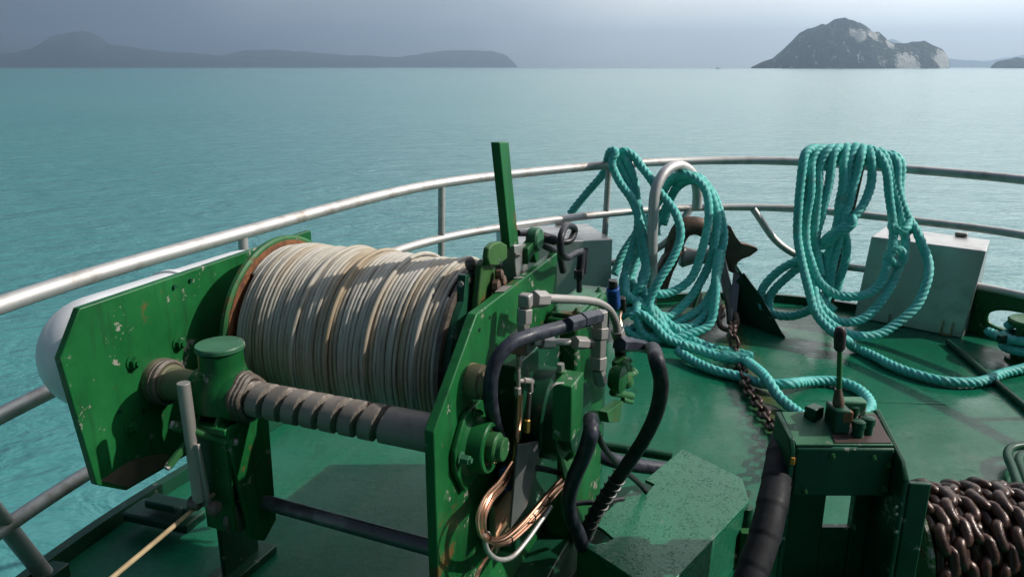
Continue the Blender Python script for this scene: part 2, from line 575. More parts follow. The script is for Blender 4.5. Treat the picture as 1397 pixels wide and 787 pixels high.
M['tie'] = plain('black_plastic', (0.012, 0.012, 0.012), 0.4)
M['tape'] = plain('grey_flat_bar', (0.085, 0.09, 0.09), 0.45)
M['orange'] = plain('orange_tag', (0.55, 0.22, 0.02), 0.5)

def water_mat():
    t = NT('glacial_water')
    v = t.coord()
    n1 = t.noise(t.coord((0.55, 1.0, 1), rot=(0, 0, R(-20))), 0.9, 5, 0.6, 0.4)
    n2 = t.noise(t.coord((0.6, 1.0, 1), rot=(0, 0, R(-12))), 5.5, 4, 0.6, 0.3)
    n3 = t.noise(v, 0.03, 3, 0.5)
    nb = t.bump(n1, 0.8, 0.24)
    nb = t.bump(t.noise(t.coord((0.6, 1.0, 1), rot=(0, 0, R(-30)), loc=(3, 5, 0)), 2.4, 4, 0.6, 0.4), 0.6, 0.12, nb)
    nb = t.bump(n2, 0.25, 0.025, nb)
    cc = t.mix(t.ramp(n3, [(0.35, 0.0), (0.65, 1.0)]), (0.058, 0.232, 0.228), (0.074, 0.262, 0.256))
    return t.set(cc, 0.17, 0.0, nb, 0.46)
M['water'] = water_mat()

def island_mat(name, veg, rock, amt):
    t = NT(name)
    v = t.coord()
    n1 = t.noise(v, 0.011, 6, 0.65)
    n2 = t.noise(v, 0.05, 5, 0.7)
    g = t.n('ShaderNodeNewGeometry')
    s = t.n('ShaderNodeSeparateXYZ')
    t.l(g.outputs['Normal'], s.inputs[0])
    cc = t.mix(t.ramp(n2, [(0.3, 0.0), (0.7, 1.0)]), veg, tuple(x * 1.9 for x in veg))
    at = t.n('ShaderNodeAttribute', attribute_name='cliff')
    steep = t.math('SUBTRACT', 1.0, s.outputs['Z'])
    n4 = t.noise(t.coord((1.0, 1.0, 0.3), rot=(0, R(25), 0)), 0.07, 6, 0.75)
    n5 = t.noise(v, 0.16, 4, 0.7)
    k = t.math('ADD', t.math('MULTIPLY', t.math('SUBTRACT', n4, 0.5), 2.6), t.math('MULTIPLY', t.math('SUBTRACT', n5, 0.5), 1.3))
    k = t.math('ADD', k, t.math('MULTIPLY', at.outputs['Fac'], 1.25))
    k = t.math('ADD', k, t.math('MULTIPLY', t.math('SUBTRACT', n1, 0.5), 0.8))
    k = t.math('ADD', k, t.math('MULTIPLY', steep, 0.2))
    cc = t.mix(t.math('MULTIPLY', t.ramp(k, [(0.36 - amt, 0.0), (0.62 - amt, 1.0)]), 0.92), cc, rock)
    nb = t.bump(n2, 1.0, 16.0)
    nb = t.bump(n5, 0.8, 4.0, nb)
    return t.set(cc, 0.9, 0.0, nb, 0.1)

# ================================================================== SETTING
SEA = -1.75
# water
mb = MB()
S = 9500
mb.add([(-S, -S, SEA), (S, -S, SEA), (S, S, SEA), (-S, S, SEA)], [(0, 1, 2, 3)])
water = mb.build('water', M['water'], smooth=False)
tag(water, 'milky turquoise sea with small ripples reaching the horizon', 'water', kind='structure')

# rail line (world), sheer rising a little to the bow
RAILPX = [(0, 415, .95), (165, 363, .952), (330, 318, .957), (460, 282, .965), (597, 250, .975), (700, 237.5, .985), (830, 225, 1.0),
          (960, 219, 1.0), (1090, 220, 1.0), (1230, 230.5, 0.99), (1397, 245, 0.975)]
rail_pts = [gz(*p) for p in RAILPX]
d0 = (rail_pts[0] - rail_pts[1]).normalized()
rail_pts = [Vector((-1.62, 0.2, .94)), Vector((-1.585, 1.2, .945))] + rail_pts + [Vector((3.35, 3.55, .96)), Vector((3.62, 2.4, .95)), Vector((3.72, 1.0, .945))]
rail = spline(rail_pts, 0.08)
def smooth_path(P, it):
    P = [p.copy() for p in P]
    for _ in range(it):
        P = [P[0]] + [(P[i - 1] + P[i] * 2 + P[i + 1]) / 4 for i in range(1, len(P) - 1)] + [P[-1]]
    return P
rail = smooth_path(rail, 14)
def rail_normal(i):
    a, b = rail[max(0, i - 1)], rail[min(len(rail) - 1, i + 1)]
    t = (b - a)
    t.z = 0
    t.normalize()
    return Vector((-t.y, t.x, 0))          # outboard
def near_rail(p):
    return min(range(len(rail)), key=lambda i: (rail[i].x - p[0]) ** 2 + (rail[i].y - p[1]) ** 2)
def rail_at_px(px):
    return min(range(len(rail)), key=lambda i: abs(proj(rail[i])[0] - px) if rail[i].y > 0.6 else 1e9)
def proj(X):
    d = X[1] * cp + (CH - X[2]) * sp_
    y = X[1] * sp_ - (CH - X[2]) * cp
    return (698.5 + FPX * X[0] / d, 393.5 - FPX * y / d)

# deck sheet and hull
edge = [rail[i] + rail_normal(i) * 0.11 for i in range(len(rail))]
deck_loop = [Vector((p.x, p.y, 0)) for p in edge]
mb = MB()
ctr = [Vector((0.9, min(p.y, 4.2), 0)) for p in deck_loop]
v = deck_loop + ctr
n = len(deck_loop)
mb.add(v, [(i, i + 1, n + i + 1, n + i) for i in range(n - 1)])
deck = mb.build('deck', M['deck'], smooth=False)
tag(deck, 'wet green painted steel foredeck', 'deck', kind='structure')
mb = MB()
low = [Vector((p.x * 0.86 + 0.15, p.y * 0.93, SEA - 0.3)) for p in deck_loop]
mid = [Vector((p.x, p.y, -0.16)) for p in deck_loop]
mb.add(deck_loop + mid + low, [(i, i + 1, n + i + 1, n + i) for i in range(n - 1)] + [(n + i, n + i + 1, 2 * n + i + 1, 2 * n + i) for i in range(n - 1)])
o = mb.build('hull', M['green_dark'], angle=60)
tag(o, 'dark green bow plating of the vessel below the deck edge', 'hull', kind='structure')
# low dark coaming along the deck edge
mb = MB()
k = len(rail)
ia, ib = 0, k - 1
inner = [rail[i] + rail_normal(i) * 0.07 for i in range(k)]
outer = [rail[i] + rail_normal(i) * 0.108 for i in range(k)]
def ch(i):
    return 0.055
loops = []
for i in range(k):
    h = ch(i)
    loops += [Vector((inner[i].x, inner[i].y, 0.001)), Vector((inner[i].x, inner[i].y, h)), Vector((outer[i].x, outer[i].y, h)), Vector((outer[i].x, outer[i].y, 0.001))]
mb.add(loops, [(i * 4 + j, i * 4 + (j + 1) % 4, (i + 1) * 4 + (j + 1) % 4, (i + 1) * 4 + j) for i in range(k - 1) for j in range(4)])
o = mb.build('deck_coaming', M['green_dark'], angle=40)
tag(o, 'low dark green coaming strip along the deck edge under the railing', 'coaming')

# ------------------------------------------------------------------ islands and hills
def heightmap(name, prof, Y, depth, mat, label, cat, nz, seed, nx=150, ny=44, cliff=None, group=None, lean=0.0):
    """prof: photo outline as (px, py); the hill stands at distance Y with its own depth"""
    xs = np.array([p[0] for p in prof], float)
    hs = np.array([p[1] for p in prof], float)
    X0, X1 = gy(xs[0], HOR, Y).x, gy(xs[-1], HOR, Y).x
    cen = Vector(((X0 + X1) / 2, Y, SEA))
    verts, cl = [], []
    for j in range(ny):
        q = -1 + 2 * j / (ny - 1)
        for i in range(nx):
            px = xs[0] + (xs[-1] - xs[0]) * i / (nx - 1)
            x = gy(px, HOR, Y).x
            y = q * depth * (0.06 + 0.94 * math.sin(math.pi * i / (nx - 1)) ** 0.7)
            pl = np.interp(px + lean * q * 20, xs, hs)
            top = gy(px, pl, Y).z - SEA
            sh = max(0.0, 1 - abs(q) ** 2.2) ** 0.75
            nn = mnoise.fractal(Vector((x * nz, (Y + y) * nz, seed)), 0.9, 2.1, 6)
            rid = 1 - abs(mnoise.noise(Vector((x * nz * 1.7, (Y + y) * nz * 1.7, seed + 4))))
            h = top * sh * (1 + 0.16 * nn * min(1, (1 - sh) * 3 + 0.25) + 0.17 * (rid - 0.85))
            h = max(h, -2.0) - (2.0 if sh < 0.02 else 0)
            verts.append((x - cen.x, y, h))
            c = 0
            if cliff:
                for (cx, cyy, cr) in cliff:
                    hh = h / max(1.0, gy(0, HOR - 1, Y).z - CH)
                    dd = math.hypot((px - cx) / cr, ((HOR - hh) - cyy) / (cr * 0.8))
                    c = max(c, 1 - dd)
            cl.append(max(0.0, c))
    faces = [(j * nx + i, j * nx + i + 1, (j + 1) * nx + i + 1, (j + 1) * nx + i) for j in range(ny - 1) for i in range(nx - 1)]
    m2 = MB()
    m2.add(verts, faces)
    o = m2.build(name, mat, angle=180)
    o.location = cen
    a = o.data.attributes.new('cliff', 'FLOAT', 'POINT')
    a.data.foreach_set('value', cl)
    return tag(o, label, cat, group, 'structure')
m_isl = island_mat('rocky_island', (0.018, 0.026, 0.019), (0.62, 0.59, 0.55), 0.0)
m_far = island_mat('far_hills', (0.035, 0.045, 0.04), (0.12, 0.12, 0.12), -0.1)
heightmap('island', [(1025, 92), (1040, 85), (1058, 77), (1072, 64), (1085, 49), (1098, 41), (1115, 34), (1130, 28), (1141, 25.5), (1152, 27), (1165, 33), (1178, 40), (1192, 49), (1204, 57), (1212, 60),
                     (1225, 59), (1240, 57), (1256, 57), (1268, 62), (1278, 67), (1286, 74), (1291, 82), (1293, 92)],
          2300, 130, m_isl, 'steep rocky island with pale cliffs, standing alone in the sea', 'island', 0.012, 3.3,
          nx=260, ny=90, cliff=[(1275, 80, 22), (1212, 86, 24), (1148, 48, 16), (1172, 48, 12), (1195, 60, 10)])
heightmap('islet', [(1352, 91), (1360, 84), (1372, 82), (1384, 79), (1397, 80), (1420, 76), (1460, 80), (1480, 91)], 2600, 70, m_isl,
          'low dark islet with scrub beyond the big island', 'islet', 0.02, 8.1, nx=90, ny=30)
heightmap('hills', [(-260, 91), (-120, 80), (-20, 78), (30, 72), (62, 62), (85, 50), (105, 45), (122, 43), (135, 48), (150, 60), (170, 64), (200, 68), (250, 72), (300, 76), (360, 82), (420, 90)], 7200, 250, m_far,
          'hazy blue hill range with a blunt peak', 'hills', 0.004, 1.2, nx=170, ny=30)
heightmap('hills', [(220, 91), (300, 78), (340, 68), (400, 70), (470, 75), (540, 78), (560, 76), (600, 71), (640, 69), (672, 70), (690, 75), (700, 84), (706, 91)], 7800, 250, m_far,
          'low hazy hill line ending in a rounded headland', 'hills', 0.004, 5.2, nx=170, ny=30)
heightmap('hills', [(1120, 91.5), (1150, 80), (1190, 62), (1215, 54), (1240, 66), (1290, 80), (1340, 84), (1400, 74), (1500, 68), (1700, 80), (1800, 91)], 8600, 200, m_far,
          'very faint far shore behind the rocky island', 'hills', 0.003, 9.4, nx=170, ny=20)
# far boat
bt = thing('boat', 'tiny far boat on the horizon beside the rocky island', 'boat', gy(979, 91.2, 1500).xy.to_3d() + Vector((0, 0, SEA)))
mb = MB()
mb.prism([Vector((x, -1.1, z)) for x, z in ((-3.6, 1.0), (-3.0, -0.3), (3.0, -0.3), (4.2, 1.3))], [Vector((x, 1.1, z)) for x, z in ((-3.6, 1.0), (-3.0, -0.3), (3.0, -0.3), (4.2, 1.3))])
mb.build('hull', plain('dark_boat_paint', (0.03, 0.035, 0.05)), bt)
mb = MB()
mb.box(-1.6, 1.0, -0.8, 0.8, 1.02, 2.7)
mb.build('cabin', plain('grey_boat_paint', (0.2, 0.2, 0.2)), bt)

# unseen deckhouse added behind the viewer to cut sky light on the fore deck
wh = thing('shade_wheelhouse', 'unseen green deckhouse with a row of windows, added aft to shade the foredeck', 'shade_wheelhouse')
MB().box(-1.15, 3.05, -3.2, -0.62, 0.001, 3.3).build('wall', M['green_dark'], wh, bevel=0.02)
MB().box(-1.3, 3.2, -3.3, -0.42, 3.3, 3.42).build('roof', M['green_dark'], wh, bevel=0.02)
glass = NT('dark_window_glass').set((0.02, 0.025, 0.03), 0.08)
for wx in (-0.95, 0.05, 1.05, 2.05):
    fo = MB().prism([Vector((x, -0.619, z)) for x, z in ((wx, 1.95), (wx + .8, 1.95), (wx + .8, 2.85), (wx, 2.85))], [Vector((x, -0.59, z)) for x, z in ((wx, 1.95), (wx + .8, 1.95), (wx + .8, 2.85), (wx, 2.85))]).build('window', M['green'], wh, bevel=0.006)
    MB().box(wx + .06, wx + .74, -0.589, -0.582, 2.01, 2.79).build('pane', glass, fo)

# ================================================================== RAILING
rt = thing('guard_railing', 'dull stainless pipe railing curving round the bow', 'railing')
RR = 0.0275
MB().tube(rail, RR, 14).build('top_rail', M['steel'], rt)
midrail = [Vector((p.x, p.y, p.z - 0.318)) for p in rail]
MB().tube([p + rail_normal(i) * 0.012 for i, p in enumerate(midrail)], 0.025, 12).build('middle_rail', M['steel'], rt)
def lowz(p):
    return p.z - 0.655
i_gapL, i_gapR = rail_at_px(905), rail_at_px(1072)
lowL = [Vector((rail[i].x, rail[i].y, lowz(rail[i]))) + rail_normal(i) * 0.02 for i in range(0, i_gapL - 1)]
e1 = midrail[rail_at_px(948)] + Vector((0, 0, -0.01))
MB().tube(spline([*lowL[::3], lowL[-1], (lowL[-1] + e1) / 2 + Vector((0.03, 0, -0.04)), e1], 0.04), 0.024, 12).build('lower_rail', M['steel'], rt)
lowR = [Vector((rail[i].x, rail[i].y, lowz(rail[i]) - 0.02)) + rail_normal(i) * 0.02 for i in range(i_gapR + 3, k)]
e2 = midrail[rail_at_px(1032)] + Vector((0, 0, -0.01))
MB().tube(spline([e2, e2 * 0.45 + lowR[0] * 0.55 + Vector((-0.05, 0, -0.04)), *lowR[0::3], lowR[-1]], 0.04), 0.024, 12).build('lower_rail', M['steel'], rt)
for px in (-18, 333, 598, 833):
    if px < 0:
        i = near_rail((-1.53, 2.16))
    else:
        i = rail_at_px(px)
    p = rail[i]
    nn = rail_normal(i)
    ptop = p if px > 0 else rail[near_rail((-1.53, 1.74))]
    MB().tube([ptop + Vector((0, 0, -0.01)), Vector((p.x, p.y, 0.0)) + nn * 0.045], 0.020 if px > 0 else 0.027, 12).build('post', M['steel'], rt)
    if px < 0:
        b = Vector((p.x, p.y, 0)) + nn * 0.045
        MB().bar(b + Vector((0, 0, .001)), b + Vector((0, 0, .05)), 0.085, 0.085, nn).build('post_foot', M['green_dark'], rt, bevel=0.004)
i = rail_at_px(833)
MB().tube([rail[i] + Vector((0.008, 0, 0.02)), rail[i] + Vector((0.01, 0, 0.115))], 0.009, 8).build('pin', M['steel'], rt)
# post of dark bare flat bar where the right coil hangs
i = rail_at_px(1160)
p, nn = rail[i], rail_normal(i)
MB().bar(p + Vector((0.03, -0.03, 0.075)), Vector((p.x - 0.06, p.y, 0.0)) + nn * -0.02, 0.045, 0.014, nn).build('flat_post', M['rust_anchor'], rt, bevel=0.002)
for fx, fy in ((3.40, 3.3), (3.66, 2.0)):
    i = near_rail((fx, fy))
    p, nn = rail[i], rail_normal(i)
    MB().tube([p, Vector((p.x, p.y, 0)) + nn * 0.05], 0.02, 12).build('post', M['steel'], rt)

# inverted U pipe at the bow
ua, ub = gy(889, 395, 4.62), gy(951, 284, 4.98)
up = [Vector((ua.x, ua.y, 0.0)), ua, gy(891, 300, 4.64), gy(895, 258, 4.66), gy(908, 234, 4.72), gy(926, 226, 4.80), gy(943, 236, 4.9), gy(951, 258, 4.97), ub]
o = MB().tube(spline(up, 0.03), 0.033, 16).build('bow_hoop', M['steel'])
tag(o, 'thick inverted U of stainless pipe standing inside the bow railing', 'hoop')

# ================================================================== WINCH
WX = -WTH
winch = thing('rope_winch', 'green hydraulic rope winch with steel side plates and a full drum', 'winch', WO, WX)
DC = (0.50, 0.815)            # drum axis (s, z)
SC = (0.085, 0.772)           # level-wind screw axis (s, z)

def plate(w0, w1, poly):
    m = MB()
    m.prism([Vector((w0, s, z)) for s, z in poly], [Vector((w1, s, z)) for s, z in poly])
    return m
def bolt(w, s, z, r=0.014, h=0.012, axis=(1, 0, 0), parent=None, mat='green', washer=True):
    m = MB()
    p = Vector((w, s, z))
    a = Vector(axis).normalized()
    m.tube([p + a * 0.0035, p + a * (0.0035 + h)], r, 6)
    if washer:
        m.tube([p, p + a * 0.004], r * 1.45, 16)
    if washer:
        m.tube([p + a * (0.003 + h), p + a * (0.010 + h)], r * 0.55, 8)
    return m.build('bolt', M[mat], parent)

# outboard (left) plate
lp = plate(-0.922, -0.90, [(-0.186, 0.932), (-0.115, 1.038), (0.81, 1.052), (0.81, 0.50), (-0.065, 0.512), (-0.148, 0.574)]).build('side_plate', M['green'], winch, bevel=0.003)
for px, py in ((181, 494), (243, 468), (178, 582)):
    q = sp(px, py, -0.90)
    bolt(-0.90, q.y, q.z, 0.015, 0.014, parent=lp)
for px, py in ((237, 391), (259, 382), (163, 560), (196, 560)):
    q = sp(px, py, -0.90)
    MB().tube([Vector((-0.90, q.y, q.z)), Vector((-0.893, q.y, q.z))], 0.006, 8).build('rivet', M['green_dark'], lp)
# bare primer patch at the lower corner of the plate
MB().prism([Vector((-0.8995, *p)) for p in ((-0.135, .580), (-0.06, .520), (0.10, .520), (0.07, .555), (0.015, .575), (-0.05, .590))],
           [Vector((-0.8985, *p)) for p in ((-0.135, .580), (-0.06, .520), (0.10, .520), (0.07, .555), (0.015, .575), (-0.05, .590))]).build('worn_patch', plain('brown_primer', (0.17, 0.10, 0.075)), lp)
# stand below the left plate
MB().box(-0.918, -0.902, 0.24, 0.40, 0.03, 0.505).build('web_plate', M['green_dark'], winch, bevel=0.003)
MB().box(-0.96, -0.86, 0.20, 0.44, 0.001, 0.03).build('foot_plate', M['green_dark'], winch, bevel=0.004)
q = gz(218, 703, 0.10)
# inboard (right) plate
rpoly = [(0.0, 0.12), (0.0, 0.823), (0.235, 1.028), (0.84, 1.045), (0.84, 0.12)]
rp = plate(-0.026, 0.0, rpoly).build('side_plate', M['green'], winch, bevel=0.0035)
MB().box(-0.10, 0.10, -0.03, 0.88, 0.001, 0.12).build('base_beam', M['green_dark'], winch, bevel=0.006)
for px, py in ((668, 433), (654, 450)):
    q = sp(px, py, 0.0)
    MB().tube([Vector((0.0, q.y, q.z)), Vector((0.0015, q.y, q.z))], 0.005, 10).build('bolt_hole', M['tie'], rp)
for a, b in ((0.40, 0.47), (0.53, 0.555), (0.0, 0.03)):
    za, zb = (1.028 + (a - .235) * .028, 1.028 + (b - .235) * .028) if a > .2 else (0, 0)
    if a > .2:
        MB().prism([Vector((-0.024, a, za + .0025)), Vector((-0.002, a + .012, za + .0025)), Vector((-0.002, b, zb + .0025)), Vector((-0.024, b - .015, zb + .0025))],
                   [Vector((-0.024, a, za + .0035)), Vector((-0.002, a + .012, za + .0035)), Vector((-0.002, b, zb + .0035)), Vector((-0.024, b - .015, zb + .0035))]).build('bare_patch', M['galv'], rp)

# drum
dr = MB().lathe((-0.80, *DC), (1, 0, 0), [(0, 0.06), (0, 0.275), (0.004, 0.285), (0.016, 0.285), (0.020, 0.278), (0.020, 0.06)], 64).build('drum_flange', M['green_worn'], winch, angle=25)
MB().lathe((-0.7795, *DC), (1, 0, 0), [(0, 0.20), (0, 0.272), (0.0015, 0.272), (0.0015, 0.20)], 64).build('rust_ring', M['rust'], dr, angle=25)
fr = MB().lathe((-0.122, *DC), (1, 0, 0), [(0, 0.06), (0, 0.268), (0.004, 0.274), (0.014, 0.274), (0.016, 0.25), (0.016, 0.06)], 64).build('drum_flange', M['grease'], winch, angle=25)
MB().lathe((-0.1235, *DC), (1, 0, 0), [(0, 0.20), (0, 0.266), (0.0012, 0.266), (0.0012, 0.20)], 64).build('rust_ring', M['rust'], fr, angle=25)
MB().lathe((-0.105, *DC), (1, 0, 0), [(0, 0.1), (0, 0.255), (0.018, 0.255), (0.018, 0.1)], 64).build('brake_drum', M['green_dark'], winch, angle=25)
MB().lathe((-0.78, *DC), (1, 0, 0), [(0, 0.235), (0.657, 0.235)], 48).build('drum_core', M['grease'], winch)
MB().lathe((-0.90, *DC), (1, 0, 0), [(0, 0.05), (0.10, 0.05)], 24).build('drum_shaft', M['dark_steel'], winch)

# the rope wound on the drum
def wound():
    turns, rr, w0, w1 = 52, 0.0066, -0.768, -0.132
    path = []
    per = 44
    offr = [0.008 * mnoise.noise(Vector((k_ * 0.22, 2.2, 0))) + random.uniform(-0.0012, 0.0012) for k_ in range(turns + 2)]
    offw = [random.uniform(-0.0018, 0.0018) for _ in range(turns + 2)]
    for i_ in range(turns * per + 1):
        u = i_ / per
        k_ = int(u)
        f = u - k_
        fs = f * f * (3 - 2 * f)
        w = w0 + (w1 - w0) * (k_ + min(1.0, max(0, (f - 0.2) / 0.6)) * 1.0) / turns + offw[k_] * (1 - fs) + offw[k_ + 1] * fs
        w += 0.003 * mnoise.noise(Vector((u * 1.3, f * 3, 7.7)))
        r_ = 0.259 + offr[k_] * (1 - fs) + offr[k_ + 1] * fs + 0.002 * mnoise.noise(Vector((u * 3, 1, 1)))
        edge_ = min(w - w0, w1 - w)
        if edge_ < 0.05:
            r_ -= 0.006 * (1 - edge_ / 0.05)
        a = -2 * math.pi * f + 2.2
        path.append(Vector((w, DC[0] + r_ * math.cos(a), DC[1] + r_ * math.sin(a))))
    m = MB()
    m.tube(path, rr, 7)
    # loose riding turns that cross the others at a slant
    for (wa, wb, ra, seed) in ((-0.60, -0.52, 0.0125, 1), (-0.36, -0.30, 0.0125, 3), (-0.205, -0.165, 0.011, 4), (-0.47, -0.43, 0.012, 5)):
        pth = []
        for i_ in range(60):
            a = 4.2 - 4.6 * i_ / 59
            g = i_ / 59
            lift = ra * min(1, g * 8, (1 - g) * 8)
            pth.append(Vector((wa + (wb - wa) * g, DC[0] + (0.257 + lift) * math.cos(a + math.pi / 2 - 0.6), DC[1] + (0.257 + lift) * math.sin(a + math.pi / 2 - 0.6))))
        m.tube(pth, rr, 7)
    return m
o = wound().build('winch_rope', M['winch_rope'], angle=180)
o.location = WO
o.rotation_euler = (0, 0, WX)
tag(o, 'weathered off-white rope wound in tight turns on the winch drum', 'rope')

# level-wind screw with its cross-cut thread
def screw():
    m = MB()
    w0, w1, nw, na = -0.66, -0.026, 230, 36
    v, f = [], []
    for i_ in range(nw):
        w = w0 + (w1 - w0) * i_ / (nw - 1)
        for j in range(na):
            a = 2 * math.pi * j / na
            ph = ((w + 0.66) / 0.056 + a / (2 * math.pi)) % 1.0
            r_ = 0.0465
            if w < -0.165:
                gcut = 0.5 - abs(ph - 0.5)
                if gcut < 0.15:
                    r_ = 0.0465 - 0.021 * min(1.0, (0.15 - gcut) / 0.04)
            v.append((w, SC[0] + r_ * math.cos(a), SC[1] + r_ * math.sin(a)))
    for i_ in range(nw - 1):
        for j in range(na):
            l = (j + 1) % na
            f.append((i_ * na + j, i_ * na + l, (i_ + 1) * na + l, (i_ + 1) * na + j))
    m.add(v, f)
    return m
screw().build('level_wind_screw', M['screw'], winch, angle=40)
MB().lathe((-0.90, *SC), (1, 0, 0), [(0, 0.062), (0.018, 0.064), (0.022, 0.052), (0.05, 0.050), (0.052, 0.044), (0.16, 0.042)], 32).build('screw_sleeve', M['olive'], winch)
m = MB()
for i_ in range(3):
    m.tube([Vector((-0.889 + i_ * 0.013, SC[0] + (0.054 + .003 * (i_ % 2)) * math.cos(a), SC[1] + 0.056 * math.sin(a))) for a in np.linspace(0, 2 * math.pi, 30)[:-1]], 0.0085, 6, closed=True)
m.build('packing_ring', M['grease'], winch)

# rope guide carriage riding on the screw
CW = -0.668
gb = MB()
gb.lathe((-0.752, *SC), (1, 0, 0), [(0, 0.050), (0.004, 0.060), (0.04, 0.066), (0.08, 0.074), (0.135, 0.072), (0.152, 0.064), (0.158, 0.05)], 32)
guide = gb.build('guide_carriage', M['green'], winch)
MB().lathe((CW, SC[0], SC[1] - 0.03), (0, 0, 1), [(0, 0.082), (0.05, 0.080), (0.072, 0.072), (0.09, 0.063), (0.11, 0.058), (0.125, 0.057), (0.150, 0.057), (0.153, 0.053)], 36).build('turret', M['green'], guide)
cap = MB().lathe((CW, SC[0], SC[1] + 0.123), (0, 0, 1), [(0, 0.056), (0.003, 0.0625), (0.012, 0.0625), (0.016, 0.060), (0.018, 0.0)], 40).build('turret_cap', M['green_pale'], guide, angle=25)
for a in (0.4, 1.9, 3.5, 5.0):
    bolt(CW + 0.047 * math.cos(a), SC[0] + 0.047 * math.sin(a), SC[1] + 0.131, 0.004, 0.001, (0, 0, 1), cap, 'green_dark', False)
bolt(CW, SC[0], SC[1] + 0.132, 0.003, 0.004, (0, 0, 1), cap, 'green_dark', False)
m = MB()
for i_, (dw, rr) in enumerate(((-0.600, 0.060), (-0.590, 0.056), (-0.581, 0.052))):
    m.tube([Vector((dw, SC[0] + (rr + 0.004 * math.sin(5 * a)) * math.cos(a), SC[1] + (rr + 0.004 * math.cos(4 * a)) * math.sin(a))) for a in np.linspace(0, 2 * math.pi, 28)[:-1]], 0.009, 6, closed=True)
m.build('grease_seal', M['grease'], guide)
# bracket below the carriage: tapered cheeks
def cheek(w0, w1, pts):
    return plate(w0, w1, pts)
b0 = sp(330, 715, -0.66)
cheekp = [(SC[0] - 0.075, SC[1] - 0.055), (SC[0] + 0.085, SC[1] - 0.055), (SC[0] + 0.075, 0.36), (SC[0] + 0.02, 0.325), (SC[0] - 0.03, 0.36)]
cheek(-0.617, -0.604, cheekp).build('bracket_cheek', M['green'], guide, bevel=0.002)
cheek(-0.727, -0.714, cheekp).build('bracket_cheek', M['green'], guide, bevel=0.002)
MB().box(-0.714, -0.617, SC[0] - 0.072, SC[0] - 0.06, 0.40, SC[1] - 0.075).build('bracket_web', M['green'], guide, bevel=0.002)
MB().box(-0.732, -0.597, SC[0] - 0.09, SC[0] + 0.09, SC[1] - 0.072, SC[1] - 0.055).build('bracket_top', M['green'], guide, bevel=0.002)
for dw in (-0.697, -0.637):
    MB().prism([Vector((dw, SC[0] - 0.085, SC[1] - 0.055)), Vector((dw, SC[0] - 0.045, SC[1] - 0.055)), Vector((dw, SC[0] - 0.04, SC[1] + 0.01))],
               [Vector((dw + 0.008, SC[0] - 0.085, SC[1] - 0.055)), Vector((dw + 0.008, SC[0] - 0.045, SC[1] - 0.055)), Vector((dw + 0.008, SC[0] - 0.04, SC[1] + 0.01))]).build('rib', M['green'], guide)
# steel guide rods at the front
def rod_between(pa, pb, wv_, r, name, mat, parent, n=16):
    a, b = sp(*pa, wv_), sp(*pb, wv_)
    return MB().cyl(a, b, r, n).build(name, M[mat], parent, bevel=0.001)
rod_between((250, 522), (272, 682), -0.69, 0.0165, 'guide_rod', 'galv', guide)
# clamp bar and its handle
ca, cb = sp(237, 580, -0.725), sp(318, 602, -0.607)
MB().cyl(ca, cb, 0.0125, 14).build('clamp_bar', M['green_worn'], guide)
MB().cyl(sp(232, 579, -0.731), ca, 0.0105, 12).build('clamp_pin', M['galv'], guide)
MB().tube([cb, sp(323, 603, -0.601)], 0.010, 10).build('clamp_pin', M['galv'], guide)
MB().bar(sp(262, 596, -0.70), sp(229, 637, -0.715), 0.014, 0.018).build('clamp_handle', M['green_worn'], guide, bevel=0.003)
MB().cyl(sp(233, 632, -0.715), sp(227, 639, -0.716), 0.0085, 10).build('handle_tip', M['galv'], guide)
MB().bar(sp(262, 604, -0.685), sp(279, 690, -0.685), 0.046, 0.010, (0, 1, 0)).build('guide_bar', M['galv'], guide, bevel=0.002)
# small roller and greasy chain wheel at the foot
q = sp(262, 683, -0.69)
MB().lathe(q + Vector((-0.03, 0.02, -.02)), (1, 0, 0), [(0, 0.012), (0.006, 0.018), (0.03, 0.018), (0.036, 0.012)], 18).build('roller', M['grease'], guide)
MB().lathe(q + Vector((0.03, 0.03, -0.03)), (1, 0, 0), [(0, 0.012), (0.006, 0.02), (0.02, 0.02), (0.026, 0.012)], 18).build('roller', M['grease'], guide)
MB().lathe(sp(318, 704, -0.655), (1, 0, 0), [(0, 0.02), (0.006, 0.045), (0.02, 0.045), (0.026, 0.02)], 18).build('roller', M['grease'], guide)
# tie tube low across the winch
ta, tb = sp(382, 690, -0.55), sp(602, 750, -0.027)
MB().cyl(ta + (ta - tb) * 0.5, tb, 0.021, 18).build('tie_tube', metal('worn_black_tube', (0.10, 0.10, 0.105), (0.2, 0.42), 0.8, (0.34, 0.33, 0.32), m=0.5), winch)

# foot fitting on the deck in front of the left stand
ff = thing('deck_clamp', 'flat dark green clamp foot on the deck below the winch plate', 'clamp', (0, 0, 0))
pa, pb = gz(182, 694, 0.06), gz(268, 712, 0.06)
MB().bar(pa, pb, 0.11, 0.035).build('clamp_foot', M['green_dark'], ff, bevel=0.008)
pa2, pb2 = gz(205, 682, 0.11), gz(262, 694, 0.11)
MB().bar(pa2, pb2, 0.06, 0.03).build('clamp_jaw', M['green_dark'], ff, bevel=0.006)

